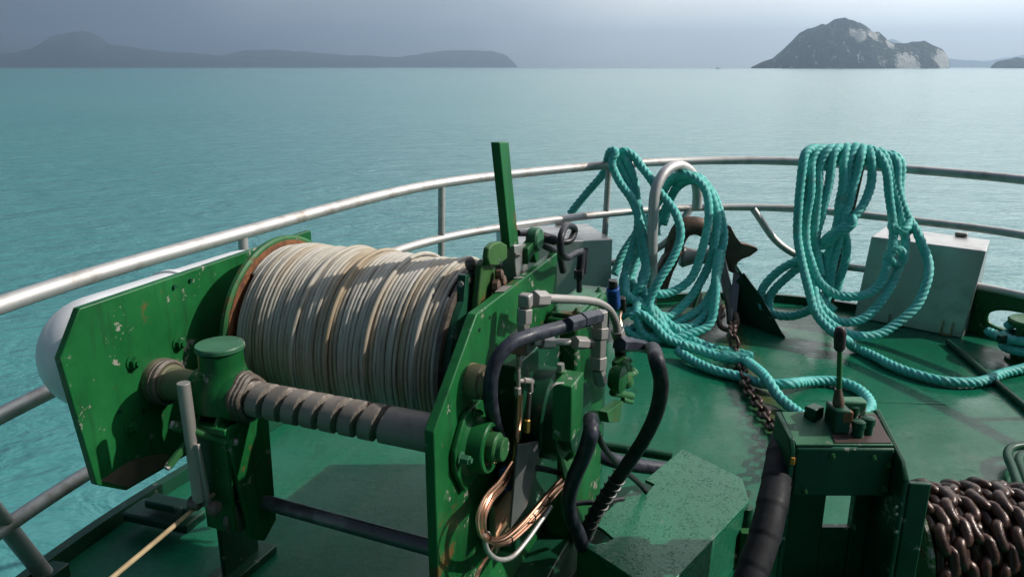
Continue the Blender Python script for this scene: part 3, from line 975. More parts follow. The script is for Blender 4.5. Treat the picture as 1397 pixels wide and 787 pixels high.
# screw bearing on the outside of the right plate
def on(w, s, z):
    return Vector((w, s, z))
bs, bz = sp(663, 608, 0.045).y, sp(663, 608, 0.045).z
BC = (bs, bz)
bh = MB().lathe((0.0, *BC), (1, 0, 0), [(0, 0.085), (0.015, 0.083), (0.022, 0.070), (0.058, 0.066), (0.062, 0.063), (0.062, 0.052), (0.050, 0.051)], 40).build('screw_bearing', M['green'], winch, angle=30)
MB().lathe((0.045, *BC), (1, 0, 0), [(0, 0.051), (0.006, 0.050), (0.006, 0.040), (0.0, 0.040)], 40).build('rust_ring', M['rust'], bh, angle=30)
MB().lathe((0.0, *BC), (1, 0, 0), [(0, 0.038), (0.076, 0.038), (0.080, 0.035), (0.082, 0.030), (0.094, 0.029), (0.096, 0.026)], 36).build('shaft_end', M['green_worn'], bh, angle=30)
MB().prism([on(0.001, BC[0] - .11, BC[1] - .02), on(0.001, BC[0] - .11, BC[1] + .03), on(0.001, BC[0] - .05, BC[1] + .10), on(0.001, BC[0] + .05, BC[1] + .10), on(0.001, BC[0] + .10, BC[1] + .03), on(0.001, BC[0] + .08, BC[1] - .09), on(0.001, BC[0] - .06, BC[1] - .10)],
           [on(0.016, BC[0] - .11, BC[1] - .02), on(0.016, BC[0] - .11, BC[1] + .03), on(0.016, BC[0] - .05, BC[1] + .10), on(0.016, BC[0] + .05, BC[1] + .10), on(0.016, BC[0] + .10, BC[1] + .03), on(0.016, BC[0] + .08, BC[1] - .09), on(0.016, BC[0] - .06, BC[1] - .10)]).build('bearing_flange', M['green'], bh, bevel=0.004)
bolt(0.018, BC[0] - 0.088, BC[1] + 0.005, 0.012, 0.02, parent=bh, mat='green_pale')
bolt(0.018, BC[0] - 0.005, BC[1] + 0.088, 0.009, 0.012, parent=bh, mat='green_worn')
bolt(0.018, BC[0] + 0.04, BC[1] - 0.085, 0.010, 0.014, parent=bh, mat='green_worn')
# tan round cover above the bearing
q = sp(640, 521, 0.0)
tc_ = MB().lathe((0.0, q.y + .01, q.z), (1, 0, 0), [(0, 0.044), (0.030, 0.043), (0.034, 0.036), (0.050, 0.035), (0.052, 0.028)], 32).build('round_cover', M['tan'], winch, angle=30)
for a in (0.6, 2.2, 3.9, 5.4):
    bolt(0.034, q.y + .01 + 0.039 * math.cos(a), q.z + 0.039 * math.sin(a), 0.006, 0.006, parent=tc_, mat='tan', washer=False)

# ------------------------------------------------------------------ brake gear and hand lever over the right plate
LW = -0.055
q0 = sp(697, 378, LW)
lever = MB().prism([sp(669, 194, LW - .012), sp(682, 193, LW - .012), sp(697, 336, LW - .012), sp(684, 338, LW - .012)],
                   [p + Vector((0.026, 0, 0)) for p in (sp(669, 194, LW - .012), sp(682, 193, LW - .012), sp(697, 336, LW - .012), sp(684, 338, LW - .012))]).build('brake_lever', M['green'], winch, bevel=0.003)
soq = (sp(683, 333, LW - .018), sp(700, 331, LW - .018), sp(703, 377, LW - .018), sp(686, 380, LW - .018))
so = MB().prism(list(soq), [p + Vector((0.042, 0, 0)) for p in soq]).build('lever_socket', M['box_steel'], lever, bevel=0.003)
q = sp(704, 348, LW + .025)
bolt(q.x, q.y, q.z, 0.006, 0.005, parent=lever, mat='galv')
# brake lobe plate (pear shape), rocker and spindle
def blob(cen, rad, w0, w1, n_=28):
    pts = []
    for i_ in range(n_):
        a = 2 * math.pi * i_ / n_
        rr = rad(a)
        pts.append((cen[0] + rr * math.cos(a), cen[1] + rr * math.sin(a)))
    return plate(w0, w1, pts)
q = sp(659, 375, -0.085)
plate(-0.078, -0.058, [(sp(x, y, -.07).y, sp(x, y, -.07).z) for x, y in ((652, 362), (657, 354), (665, 354), (671, 362), (670, 385), (668, 400), (660, 418), (650, 430), (646, 426), (648, 400))]).build('brake_cam', M['green_yel'], winch, bevel=0.004)
plate(-0.058, -0.040, [(sp(x, y, -.05).y, sp(x, y, -.05).z) for x, y in ((661, 352), (663, 338), (670, 331), (679, 329), (688, 334), (688, 352), (676, 362), (664, 362))]).build('brake_rocker', M['green_yel'], winch, bevel=0.004)
MB().cyl(sp(655, 368, -0.085), sp(681, 353, -0.045), 0.0115, 14).build('brake_spindle', M['steel'], winch)
m = MB()
for (x, y, w, r_) in ((641, 362, -0.10, .020), (645, 375, -0.10, .018), (636, 382, -.10, .017), (643, 390, -.10, .015)):
    c = sp(x, y, w)
    m.lathe(c - Vector((.012, 0, 0)), (1, .3, .2), [(0, r_ * .6), (.006, r_), (.02, r_), (.026, r_ * .5)], 9)
m.build('brake_linkage', M['grease'], winch)
MB().cyl(sp(628, 388, -0.10), sp(640, 380, -0.10), 0.008, 8).build('linkage_pin', M['galv'], winch)
plate(-0.112, -0.088, [(sp(x, y, -.10).y, sp(x, y, -.10).z) for x, y in ((630, 375), (640, 372), (648, 395), (640, 430), (628, 470), (622, 470))]).build('brake_strap', M['green_dark'], winch, bevel=0.002)
m = MB()
for (x, y, r_) in ((672, 392, .022), (680, 384, .018), (684, 400, .016), (676, 374, .014)):
    c = sp(x, y, -.05)
    m.lathe(c, (1, .2, .1), [(0, r_ * .7), (.004, r_), (.018, r_), (.022, r_ * .5)], 8)
m.build('brake_nut', M['rust_anchor'], winch)
# arm behind the lever, running aft to a round boss
pa, pb = sp(706, 348, -0.02), sp(722, 322, 0.0)
MB().prism([sp(707, 338, -.045), sp(723, 320, -.045), sp(723, 352, -.045), sp(719, 358, -.045), sp(716, 345, -.045), sp(707, 360, -.045)],
           [p + Vector((0.03, 0, 0)) for p in (sp(707, 338, -.045), sp(723, 320, -.045), sp(723, 352, -.045), sp(719, 358, -.045), sp(716, 345, -.045), sp(707, 360, -.045))]).build('brake_arm', M['green'], winch, bevel=0.003)
c = sp(727, 326, -0.03)
MB().lathe(c + Vector((-0.012, 0, 0)), (1, 0.0, 0), [(0, .03), (.006, .035), (.03, .035), (.036, .03)], 24).build('arm_boss', M['green_pale'], winch)
MB().cyl(sp(706, 318, -.05), sp(724, 318, -.045), 0.010, 10).build('arm_pin', M['rubber'], winch)
# black control tubes running aft and the curled hose
hz = thing('control_hose', 'thin black control hose curled in a loop above the winch', 'hose')
cur = [spw(733, 321, -.03), spw(750, 326, 0.0), spw(765, 330, 0.03), spw(778, 328, 0.05), spw(784, 315, .055), spw(778, 308, .06), spw(770, 311, .065), spw(765, 325, .07), spw(765, 342, .07), spw(772, 351, .07), spw(785, 346, .07), spw(794, 343, .07)]
MB().tube(spline(cur, 0.008), 0.0105, 12).build('hose_tube', M['rubber'], hz)
MB().tube([cur[0], spw(757, 328, .015)], 0.0155, 12).build('hose_sleeve', M['rubber'], hz)
hz2 = thing('control_hose', 'short black control hose bending into the winch plate under the curled one', 'hose')
MB().tube(spline([spw(734, 330, -.03), spw(745, 336, -.02), spw(756, 342, -.02), spw(764, 352, -.02), spw(768, 370, -.02)], 0.008), 0.012, 12).build('hose_tube', M['rubber'], hz2)
hz3 = MB()
hz3.cyl(spw(794, 340, .07), spw(791, 372, .07), 0.013, 10)
hz3.cyl(spw(790, 368, .07), spw(790, 380, .07), 0.016, 6)
hz3.cyl(spw(790, 378, .07), spw(790, 398, .07), 0.009, 8)
hz3.cyl(spw(800, 338, .07), spw(797, 374, .07), 0.007, 8)
o = hz3.build('hose_fitting', M['rubber'], hz)

# ------------------------------------------------------------------ hydraulic motor and plumbing on the right plate
def P(px, py, w):
    return sp(px, py, w)
mot = MB().box(0.004, 0.11, 0.72, 1.05, 0.10, 0.87).build('gear_case', M['green'], winch, bevel=0.012)
MB().box(0.014, 0.10, 0.74, 1.03, 0.872, 0.884).build('gear_cover', M['green_pale'], mot, bevel=0.004)
for s_ in (0.76, 0.89, 1.01):
    for w_ in (0.025, 0.09):
        bolt(w_, s_, 0.884, 0.008, 0.006, (0, 0, 1), mot, 'green_pale')
MB().box(0.001, 0.06, 0.34, 0.70, 0.30, 0.86).build('motor_bracket', M['green_dark'], winch, bevel=0.006)
MB().box(-0.10, 0.02, 0.86, 1.42, 0.001, 0.78).build('shade_block', M['green_dark'], winch, bevel=0.006)  # hidden block added to keep sun off the deck under the winch
hm = MB().lathe((0.06, 0.52, 0.66), (1, 0, 0), [(0, 0.13), (0.05, 0.13), (0.055, 0.118), (0.09, 0.118), (0.095, 0.10), (0.125, 0.098), (0.13, 0.085)], 32).build('hydraulic_motor', M['green_dark'], winch, angle=30)
# green valve block with worn front edge
vb = [P(752, 520, .20), P(773, 514, .20)]
def pxbox(x0, y0, x1, y1, w0, w1):
    a, b = P(x0, y0, w1), P(x1, y1, w1)
    m_ = MB()
    m_.box(w0, w1, min(a.y, b.y), max(a.y, b.y), min(a.z, b.z), max(a.z, b.z))
    return m_
vq = sp(788, 555, .235)
vbk = MB().box(0.185, 0.235, vq.y - .05, vq.y + .05, vq.z - .075, vq.z + .075).build('valve_block', M['green'], winch, bevel=0.004)
a = P(757, 512, .19)
MB().cyl(P(765, 535, .18), P(765, 505, .18), 0.014, 12).build('relief_valve', M['green_worn'], vbk)
MB().cyl(P(765, 506, .18), P(765, 496, .18), 0.010, 6).build('relief_nut', M['galv'], vbk)
MB().tube(spline([P(750, 530, .19), P(757, 524, .2), P(772, 522, .21), P(782, 516, .215)], .01), 0.003, 6).build('wire', M['galv'], vbk)

# zinc fittings
fit = thing('pipe_fittings', 'stack of zinc plated hydraulic elbows and hexagon nuts beside the winch plate', 'fittings', WO, WX)
def hexbar(p, q, r, name='hex_nut', mat='galv', parent=fit):
    return MB().tube([p, q], r * 1.2, 6).build(name, M[mat], parent, bevel=0.0018)
# elbow by the plate
hexbar(P(714, 452, .075), P(714, 440, .075), .014, 'threaded_neck')
hexbar(P(715, 441, .075), P(716, 421, .075), .0175)
MB().obox(P(717, 410, .075), .032, .032, .036).build('elbow', M['galv'], fit, bevel=0.005)
hexbar(P(727, 408, .082), P(743, 408, .092), .0195)
pipe = [P(742, 407, .092), P(770, 408, .115), P(800, 410, .14), P(818, 414, .155), P(832, 424, .17), P(840, 440, .18), P(843, 456, .185)]
MB().tube(spline(pipe, .008), 0.0125, 16).build('bent_pipe', M['galv'], fit)
hexbar(P(842, 450, .183), P(845, 462, .187), .0185)
MB().cyl(P(845, 461, .187), P(847, 492, .19), 0.019, 12).build('swivel', M['rubber'], fit)
# vertical stack
X = 816
hexbar(P(819, 424, .22), P(818, 447, .22), .0175, 'elbow')
hexbar(P(818, 446, .22), P(817, 461, .22), .0215)
hexbar(P(817, 461, .22), P(816, 486, .22), .0180, 'tee')
hexbar(P(816, 486, .22), P(815, 503, .22), .0210)
hexbar(P(815, 502, .22), P(820, 522, .225), .0165, 'elbow')
# horizontal run
mq = sp(726, 468, .10)
MB().box(0.045, 0.10, mq.y - .035, mq.y + .03, mq.z - .024, mq.z + .024).build('manifold', M['dark_steel'], fit, bevel=0.003)
hexbar(P(726, 466, .10), P(738, 467, .115), .010, 'threaded_neck')
hexbar(P(737, 467, .115), P(754, 467, .135), .0150)
MB().cyl(P(753, 466, .135), P(788, 467, .185), 0.0095, 14).build('short_pipe', M['galv'], fit)
hexbar(P(783, 467, .182), P(799, 468, .20), .0155)
hexbar(P(798, 468, .20), P(806, 469, .21), .0125, 'seal_ring', 'rubber')
# small tee and gauge lines
hexbar(P(708, 484, .07), P(708, 500, .07), .007)
hexbar(P(707, 500, .07), P(707, 530, .07), .0055, 'threaded_neck')
hexbar(P(706, 528, .07), P(706, 538, .07), .0085)
hexbar(P(708, 520, .07), P(716, 519, .075), .0055, 'threaded_neck')
hexbar(P(714, 519, .075), P(726, 520, .08), .0075)
hexbar(P(724, 519, .08), P(724, 535, .08), .0065)
hexbar(P(722, 535, .08), P(720, 572, .08), .0060, 'threaded_neck', 'dark_steel')
hexbar(P(719, 572, .08), P(718, 590, .08), .0085, 'hex_nut', 'brass')

# valve with handles at the right of the stack
vt = thing('spool_valve', 'knobbly green spool valve under the right bend of the bent pipe', 'valve', WO, WX)
MB().lathe(P(845, 490, .20), (0.2, 0.3, -1), [(0, .02), (.01, .028), (.04, .028), (.05, .018), (.075, .018), (.08, .026), (.10, .026)], 12).build('valve_body', M['green_worn'], vt)
for (x, y, x2, y2, r_) in ((838, 505, 858, 492, .012), (840, 520, 866, 508, .014), (836, 535, 862, 540, .013), (858, 500, 866, 506, .009), (850, 545, 862, 548, .009)):
    MB().cyl(P(x, y, .205), P(x2, y2, .20), r_, 8).build('valve_stub', M['green_worn'], vt, bevel=0.002)
MB().lathe(P(832, 515, .19), (1, 0, 0), [(0, .03), (.02, .045), (.04, .045), (.05, .03)], 20).build('valve_flange', M['green'], vt)
MB().prism([P(815, 560, .19), P(838, 545, .19), P(833, 573, .19), P(818, 574, .19)], [P(815, 560, .19) + Vector((.03, 0, 0)), P(838, 545, .19) + Vector((.03, 0, 0)), P(833, 573, .19) + Vector((.03, 0, 0)), P(818, 574, .19) + Vector((.03, 0, 0))]).build('valve_foot', M['green_worn'], vt, bevel=0.002)
# blue cap
bc = thing('solenoid_valve', 'blue solenoid coil with a black knob beside the bent pipe', 'solenoid', WO, WX)
a, b = P(838, 418, .10), P(836, 392, .10)
MB().cyl(a, b, 0.023, 18).build('coil', M['blue'], bc, bevel=0.003)
MB().cyl(b, P(836, 382, .10), 0.017, 14).build('knob', M['tie'], bc, bevel=0.003)
MB().cyl(P(850, 425, .12), P(849, 406, .12), 0.013, 10).build('plug', M['tie'], bc, bevel=0.002)
MB().tube(spline([P(848, 425, .12), P(846, 436, .13), P(848, 445, .14)], .01), 0.004, 6).build('wire', M['copper'], bc)

# ------------------------------------------------------------------ hoses
def hose(pts, r, label, mat='rubber', name='hydraulic_hose', n=14, wrap=None, ferrule=None, group=None):
    path = spline(pts, max(0.008, r * 0.5))
    t_ = thing(name, label, 'hose', (0, 0, 0), group=group)
    rad = r
    if wrap:
        rad = [r * (1 + 0.07 * (1 if ((i_ // wrap) % 2) else -0.4)) for i_ in range(len(path))]
    MB().tube(path, rad, n).build('hose_tube', M[mat], t_)
    if ferrule:
        for (a, b, rr) in ferrule:
            MB().tube([a, b], rr, 6).build('hose_ferrule', M['rubber_blue'], t_, bevel=0.002)
    return t_
h1 = [spw(796, 438, .205), spw(775, 444, .18), spw(748, 451, .15), spw(720, 459, .125), spw(697, 469, .10), spw(680, 486, .08), spw(671, 510, .07), spw(669, 540, .065), spw(674, 575, .05), spw(682, 600, .03)]
hose(h1, 0.0178, 'thick black hydraulic hose arching across the outer face of the winch plate', 'rubber_blue',
     ferrule=[(spw(774, 443, .185), spw(792, 438, .20), .0205), (spw(792, 437.5, .20), spw(806, 434, .212), .0225), (spw(804, 434, .21), spw(816, 432, .22), .021)])
def yw(px, py, Y):
    return gy(px, py, Y)
h2 = [spw(848, 470, .21), spw(862, 470, .22), spw(882, 474, .235), yw(896, 492, 1.80), yw(902, 522, 1.83), yw(896, 560, 1.88), yw(880, 596, 1.93), yw(858, 630, 1.97), yw(832, 668, 2.0), yw(812, 700, 2.02), yw(801, 722, 2.03), yw(795, 740, 2.05)]
hose(h2, 0.0205, 'long black hydraulic hose looping down into the front slot of the green hose cover', 'rubber',
     ferrule=[(spw(845, 470, .208), spw(862, 470, .222), .025), (spw(861, 470, .222), spw(878, 472.5, .233), .0225)])
sp2 = spline([yw(845, 648, 1.985), yw(832, 668, 2.0), yw(812, 700, 2.02), yw(803, 718, 2.03)], .01)
h3 = [spw(806, 572, .235), yw(806, 590, 1.77), yw(797, 620, 1.80), yw(783, 652, 1.84), yw(776, 680, 1.88), yw(779, 705, 1.93), yw(789, 727, 1.97), yw(795, 745, 2.0)]
hose(h3, 0.0215, 'short black hydraulic hose hanging from the valve block into the cover', 'rubber_blue')
hose([yw(815, 590, 1.95), yw(822, 607, 2.0), yw(836, 625, 2.08), yw(856, 645, 2.18), yw(873, 660, 2.26), yw(883, 672, 2.30)], 0.0095, 'thin black hose running into the small slot of the green hose cover', 'rubber')
hose([yw(800, 606, 2.45), yw(818, 620, 2.50), yw(845, 630, 2.55), yw(880, 636, 2.62), yw(925, 640, 2.7)], 0.028, 'fat black hose lying on deck behind the green hose cover', 'rubber_blue')
# the spiral wrap on the long hose
wr = MB()
T_, N_, B_ = frames(sp2)
hel = []
for i_ in range(400):
    u = i_ / 399 * (len(sp2) - 1.001)
    a = int(u)
    f = u - a
    p = sp2[a] * (1 - f) + sp2[a + 1] * f
    ang = i_ / 399 * 2 * math.pi * 8
    hel.append(p + (N_[a] * math.cos(ang) + B_[a] * math.sin(ang)) * 0.0222)
o = wr.tube(hel, 0.0028, 5).build('spiral_wrap', M['tie'])
tag(o, 'black spiral wrap round the lower end of the long hydraulic hose', 'hose wrap')
# thin black cross hose behind the copper tubes
hose([spw(696, 632, .06), spw(720, 636, .09), spw(745, 640, .12), spw(768, 646, .15)], 0.0085, 'thin black hose crossing behind the copper tubes', 'rubber')
hose([yw(770, 690, 1.95), yw(790, 686, 2.0), yw(820, 684, 2.06), yw(850, 680, 2.12)], 0.008, 'thin black hose on deck under the long hydraulic hose', 'rubber')
# copper tube bundle
base = [(704, 600, .075), (700, 628, .075), (684, 652, .075), (664, 676, .075), (655, 700, .075), (657, 722, .08), (668, 733, .085), (688, 731, .09), (708, 716, .10), (732, 690, .115), (752, 667, .13), (770, 648, .145)]
offs = [(0, 0), (4.5, 1.5), (-3, 4), (2, 6.5), (6, 8)]
for i_, (ox, oy) in enumerate(offs):
    pts = []
    for j, (x, y, w) in enumerate(base):
        k_ = 1.0 if j > 1 else 0.5
        pts.append(spw(x + ox * k_ + random.uniform(-.7, .7), y + oy * k_ + random.uniform(-.7, .7), w + 0.004 * (i_ % 3)))
    if i_ < 2:
        pts = [spw(708 + 3 * i_, 538, .07), spw(706 + 4 * i_, 570, .072)] + pts
    else:
        pts = pts[1:]
    o = MB().tube(spline(pts, .01), 0.0048, 8).build('copper_tube', M['copper'])
    tag(o, 'thin copper tube in the looped bundle hanging below the winch bearing', 'tube', 'looped copper tubes')
o = MB().tube(spline([spw(660, 728, .085), spw(664, 748, .09), spw(678, 762, .095), spw(700, 758, .10), spw(718, 738, .11), spw(738, 710, .12), spw(752, 690, .13)], .01), 0.0065, 10).build('steel_tube', M['steel'])
tag(o, 'bright steel tube bent in a hook under the copper bundle', 'tube')
for (x, y, w) in ((742, 680, .125), (722, 703, .11), (690, 733, .092), (660, 728, .083)):
    c = spw(x, y, w)
    o = MB().tube([c + Vector((0.013 * math.cos(a), 0.002 * math.sin(a), 0.014 * math.sin(a))) + Vector((0.004, -0.002, -0.006)) for a in np.linspace(0, 2 * math.pi, 14)[:-1]], 0.0022, 5, closed=True).build('cable_tie', M['tie'])
    tag(o, 'black cable tie round the copper tube bundle', 'cable tie', 'cable ties on the copper bundle')
o = MB().tube(spline([spw(690, 705, .05), spw(672, 745, .05), spw(655, 775, .05), spw(645, 800, .05)], .01), 0.005, 8).build('copper_tube', M['copper'])
tag(o, 'single copper tube running down inside the winch base', 'tube')
# grey flat bars and blue block in the gap
gp = thing('flat_bar', 'dull grey flat bar standing behind the copper tubes', 'bar', WO, WX)
MB().prism([P(704, 606, .10), P(737, 600, .10), P(716, 690, .10), P(694, 720, .10)], [p + Vector((.006, 0, 0)) for p in (P(704, 606, .10), P(737, 600, .10), P(716, 690, .10), P(694, 720, .10))]).build('bar_plate', M['tape'], gp, bevel=0.001)
o = MB().prism([P(680, 640, .06), P(702, 632, .06), P(700, 665, .06), P(682, 668, .06)], [p + Vector((.02, 0, 0)) for p in (P(680, 640, .06), P(702, 632, .06), P(700, 665, .06), P(682, 668, .06))]).build('sensor_block', M['blue'], bevel=0.002)
o.location = WO
o.rotation_euler = (0, 0, WX)
tag(o, 'small blue block behind the copper tubes at the winch bearing', 'sensor')
br = MB()
br.prism([P(760, 620, .155), P(772, 630, .155), P(782, 622, .155), P(780, 650, .155), P(768, 655, .155)], [p + Vector((.008, 0, 0)) for p in (P(760, 620, .155), P(772, 630, .155), P(782, 622, .155), P(780, 650, .155), P(768, 655, .155))])
br.build('tube_bracket', M['green_worn'], winch, bevel=0.001)
pxbox(676, 690, 702, 720, .03, .05).build('support_lug', M['tan'], winch, bevel=0.004)
MB().box(0.0, 0.16, 0.42, 1.05, 0.001, 0.10).build('motor_foot', M['green_dark'], winch, bevel=0.004)

# ------------------------------------------------------------------ canister behind the winch
cn = thing('canister', 'white round-ended canister lying behind the green winch plate', 'canister', wl(-1.095, 0.33, 0), WX)
prof = [(0.0, 0.0)]
Rc = 0.165
for i_ in range(1, 13):
    a = math.pi / 2 * i_ / 12
    prof.append((0.17 * (1 - math.cos(a)), Rc * math.sin(a)))
L0 = 0.92
prof += [(L0 - 0.17, Rc)] + [(L0 - 0.17 * (1 - math.cos(math.pi / 2 * (12 - i_) / 12)), Rc * math.sin(math.pi / 2 * (12 - i_) / 12)) for i_ in range(1, 13)]
MB().lathe((0, -0.41, 0.825), (0, 1, 0), prof, 48).build('shell', M['white'], cn, angle=60)
MB().lathe((0, 0.03, 0.825), (0, 1, 0), [(0, Rc - .01), (0, Rc + .006), (.02, Rc + .006), (.02, Rc - .01)], 48).build('band', M['white'], cn, angle=30)
for y in (-0.16, 0.24):
    MB().box(0.10, 0.175, y + .005, y + .025, 0.66, 0.70).build('bracket', M['green_dark'], cn)

# tan line running from the guide towards the camera
o = MB().tube(spline([spw(300, 668, -.665), gy(270, 690, 1.78), gy(210, 740, 1.60), gy(150, 790, 1.45), gy(80, 850, 1.3)], .03), 0.0062, 8).build('line', M['tan_rope'])
tag(o, 'thin taut tan line leading out from the foot of the rope guide', 'line')

# ================================================================== HOSE COVER
zt = 0.22
hc = thing('hose_cover', 'green steel hose cover box with wet top and cut-out slots', 'cover box')
top = [(931, 612), (1013, 652), (1022, 683), (900, 812), (840, 772), (786, 737), (795, 738), (812, 742), (825, 739), (837, 734), (823, 722), (808, 713),
       (861, 668), (869, 671), (881, 674), (893, 660), (880, 654)]
tp = [gz(x, y, zt) for x, y in top]
th = 0.012
o = MB().prism([p - Vector((0, 0, th)) for p in tp], tp).build('lid', M['green_wet'], hc, bevel=0.002)
# side skirts
ol = [gz(x, y, zt) for x, y in ((931, 612), (1013, 652), (1022, 683), (900, 812), (786, 737))]
def skirt(p, q, name='side_panel'):
    d = (q - p).normalized()
    nn = Vector((d.y, -d.x, 0)) * 0.004
    z0, z1 = 0.001, zt - th - 0.001
    A = [Vector((p.x, p.y, z0)), Vector((q.x, q.y, z0)), Vector((q.x, q.y, z1)), Vector((p.x, p.y, z1))]
    MB().prism([a - nn for a in A], [a + nn for a in A]).build(name, M['green_wet'], hc)
cen = sum(ol, Vector()) / len(ol)
ol2 = [p + (cen - p).normalized() * 0.008 for p in ol]
for i_ in range(4):
    skirt(ol2[i_], ol2[i_ + 1])
# foot angle in front of the cover
fa = gz(757, 779, 0.05)
o = MB().bar(gz(745, 772, .04), gz(790, 800, .04), 0.09, 0.03).build('deck_lug', M['green_wet'], bevel=0.004)
tag(o, 'small green lug welded to the deck in front of the hose cover', 'lug')
# green deck pipe behind cover
o = MB().cyl(gz(812, 606, 0.04), gz(917, 623, 0.04), 0.02, 14).build('deck_pipe', M['green_dark'])
tag(o, 'green pipe lying on deck behind the hose cover', 'pipe')
# pipe stub right of the cover
ps = thing('pipe_stub', 'green capped pipe stub between the hose cover and the lever stand', 'pipe stub', gz(1012, 762, 0))
MB().lathe((0, 0, 0), (0, 0, 1), [(0, .045), (.02, .045), (.022, .03), (.16, .03), (.17, .024), (.20, .022)], 20).build('stub', M['green_dark'], ps)
MB().box(-0.03, 0.035, -0.06, -0.02, 0.05, 0.14).build('stub_lug', M['green_worn'], ps, bevel=0.003)

# ================================================================== STAINLESS BOXES
def steel_box(corn_bot, corn_top, label):
    bx = thing('steel_box', label, 'box')
    MB().prism(corn_bot, corn_top).build('body', M['box_steel'], bx, bevel=0.006)
    return bx
# right box
bfr, bfl = gz(1312, 462, 0.0), gz(1165, 433, 0.0)
ax = (bfr - bfl).normalized()
back = Vector((-ax.y, ax.x, 0))
tfr, tfl = gy(1347, 335, bfr.y + 0.02), gy(1188, 328, bfl.y + 0.02)
ht = 0.545
tfr.z = tfl.z = ht
dep = 0.34
bot = [bfl, bfr, bfr + back * dep, bfl + back * dep]
for p in bot:
    p.z = 0.002
top_ = [tfl, tfr, tfr + back * dep * 0.9 + Vector((-.04, 0, .02)), tfl + back * dep * 0.9 + Vector((0, 0, .02))]
bxr = steel_box(bot, top_, 'stainless steel box behind the hanging rope coil on the flat post')
for f in (0.18, 0.74):
    c = top_[3] * (1 - f) + top_[2] * f + Vector((0, 0, 0.012))
    MB().obox(c, .07, .045, .022, Matrix.Rotation(math.atan2(ax.y, ax.x), 3, 'Z')).build('rail_clamp', M['galv'], bxr, bevel=0.006)
q = bfl * 0.14 + bfr * 0.86
m = MB()
mm = Matrix.Rotation(math.atan2(ax.y, ax.x), 3, 'Z')
ff_ = q - back * 0.012
m.obox(ff_ + ax * -0.028 + Vector((0, 0, .045)), .008, .01, .085, mm)
m.obox(ff_ + ax * 0.028 + Vector((0, 0, .045)), .008, .01, .085, mm)
m.obox(ff_ + Vector((0, 0, .008)), .06, .01, .01, mm)
m.build('latch', M['copper'], bxr)
for f in (0.34, 0.42):
    q2 = bfl * (1 - f) + bfr * f - back * .008
    MB().obox(q2 + Vector((0, 0, .04)), .012, .01, .06, mm).build('hinge_pin', M['galv'], bxr, bevel=.002)
# left box
p1 = gz(836, 326, 0.57)
p0 = gz(700, 333, 0.57)
ax2 = (p1 - p0).normalized()
back2 = Vector((-ax2.y, ax2.x, 0))
zz = Vector((0, 0, -0.568))
t4 = [p0, p1, p1 + back2 * 0.5, p0 + back2 * 0.5]
b4 = [p + zz for p in t4]
bxl = steel_box(b4, t4, 'stainless steel box behind the winch lever and curled hose')
for f in (0.16, 0.70):
    c = t4[3] * (1 - f) + t4[2] * f + Vector((0, 0, 0.012))
    MB().obox(c, .07, .045, .022, Matrix.Rotation(math.atan2(ax2.y, ax2.x), 3, 'Z')).build('rail_clamp', M['galv'], bxl, bevel=0.006)

# ================================================================== BULWARK + BOLLARD AT RIGHT
bw = thing('bulwark', 'green bulwark plate with an oval mooring hole at the bow quarter', 'bulwark')
i0, i1 = rail_at_px(1330), near_rail((3.66, 2.0))
iH = rail_at_px(1432)
def bwp(i_, z, off):
    p = rail[i_] + rail_normal(i_) * off
    return Vector((p.x, p.y, z))
us = [0.0]
for i_ in range(i0, i1):
    us.append(us[-1] + (rail[i_ + 1] - rail[i_]).length)
def bw_at(u, z, off):
    u = min(max(u, 0), us[-1] - 1e-4)
    k_ = max(j for j in range(len(us)) if us[j] <= u)
    k_ = min(k_, len(us) - 2)
    f = (u - us[k_]) / (us[k_ + 1] - us[k_])
    return bwp(i0 + k_, z, off) * (1 - f) + bwp(i0 + k_ + 1, z, off) * f
uh = us[min(len(us) - 1, max(0, iH - i0))]
m = MB()
NH = 40
z0, z1 = 0.002, 0.30
hw, hh, zc = 0.23, 0.085, 0.125
def ring(off):
    inn, out_ = [], []
    for j in range(NH):
        a = 2 * math.pi * j / NH
        c_, s_ = math.cos(a), math.sin(a)
        e = 0.75
        inn.append(bw_at(uh + hw * math.copysign(abs(c_) ** e, c_), zc + hh * math.copysign(abs(s_) ** e, s_), off))
        kx = max(abs(c_), abs(s_))
        out_.append(bw_at(uh + 0.36 * c_ / kx, (z0 + z1) / 2 + (z1 - z0) / 2 * s_ / kx, off))
    return inn, out_
for off in (0.02, 0.045):
    a_, b_ = ring(off)
    m.add(a_ + b_, [(j, (j + 1) % NH, NH + (j + 1) % NH, NH + j) for j in range(NH)])
    for (ua_, ub_) in ((0.0, uh - 0.36), (uh + 0.36, us[-1])):
        nn_ = 8 if ub_ - ua_ < 1.0 else 20
        for j in range(nn_):
            A_, B_2 = ua_ + (ub_ - ua_) * j / nn_, ua_ + (ub_ - ua_) * (j + 1) / nn_
            m.add([bw_at(A_, z0, off), bw_at(B_2, z0, off), bw_at(B_2, z1, off), bw_at(A_, z1, off)], [(0, 1, 2, 3)])
a_, _ = ring(0.02)
b_, _ = ring(0.045)
m.add(a_ + b_, [(j, (j + 1) % NH, NH + (j + 1) % NH, NH + j) for j in range(NH)])
m.add([bw_at(0, z0, .02), bw_at(0, z0, .045), bw_at(0, z1, .045), bw_at(0, z1, .02)], [(0, 1, 2, 3)])
m.build('plate', M['green'], bw, angle=30)
MB().tube([p for p in ring(0.0325)[0]], 0.02, 10, closed=True).build('hole_rim', M['green'], bw)
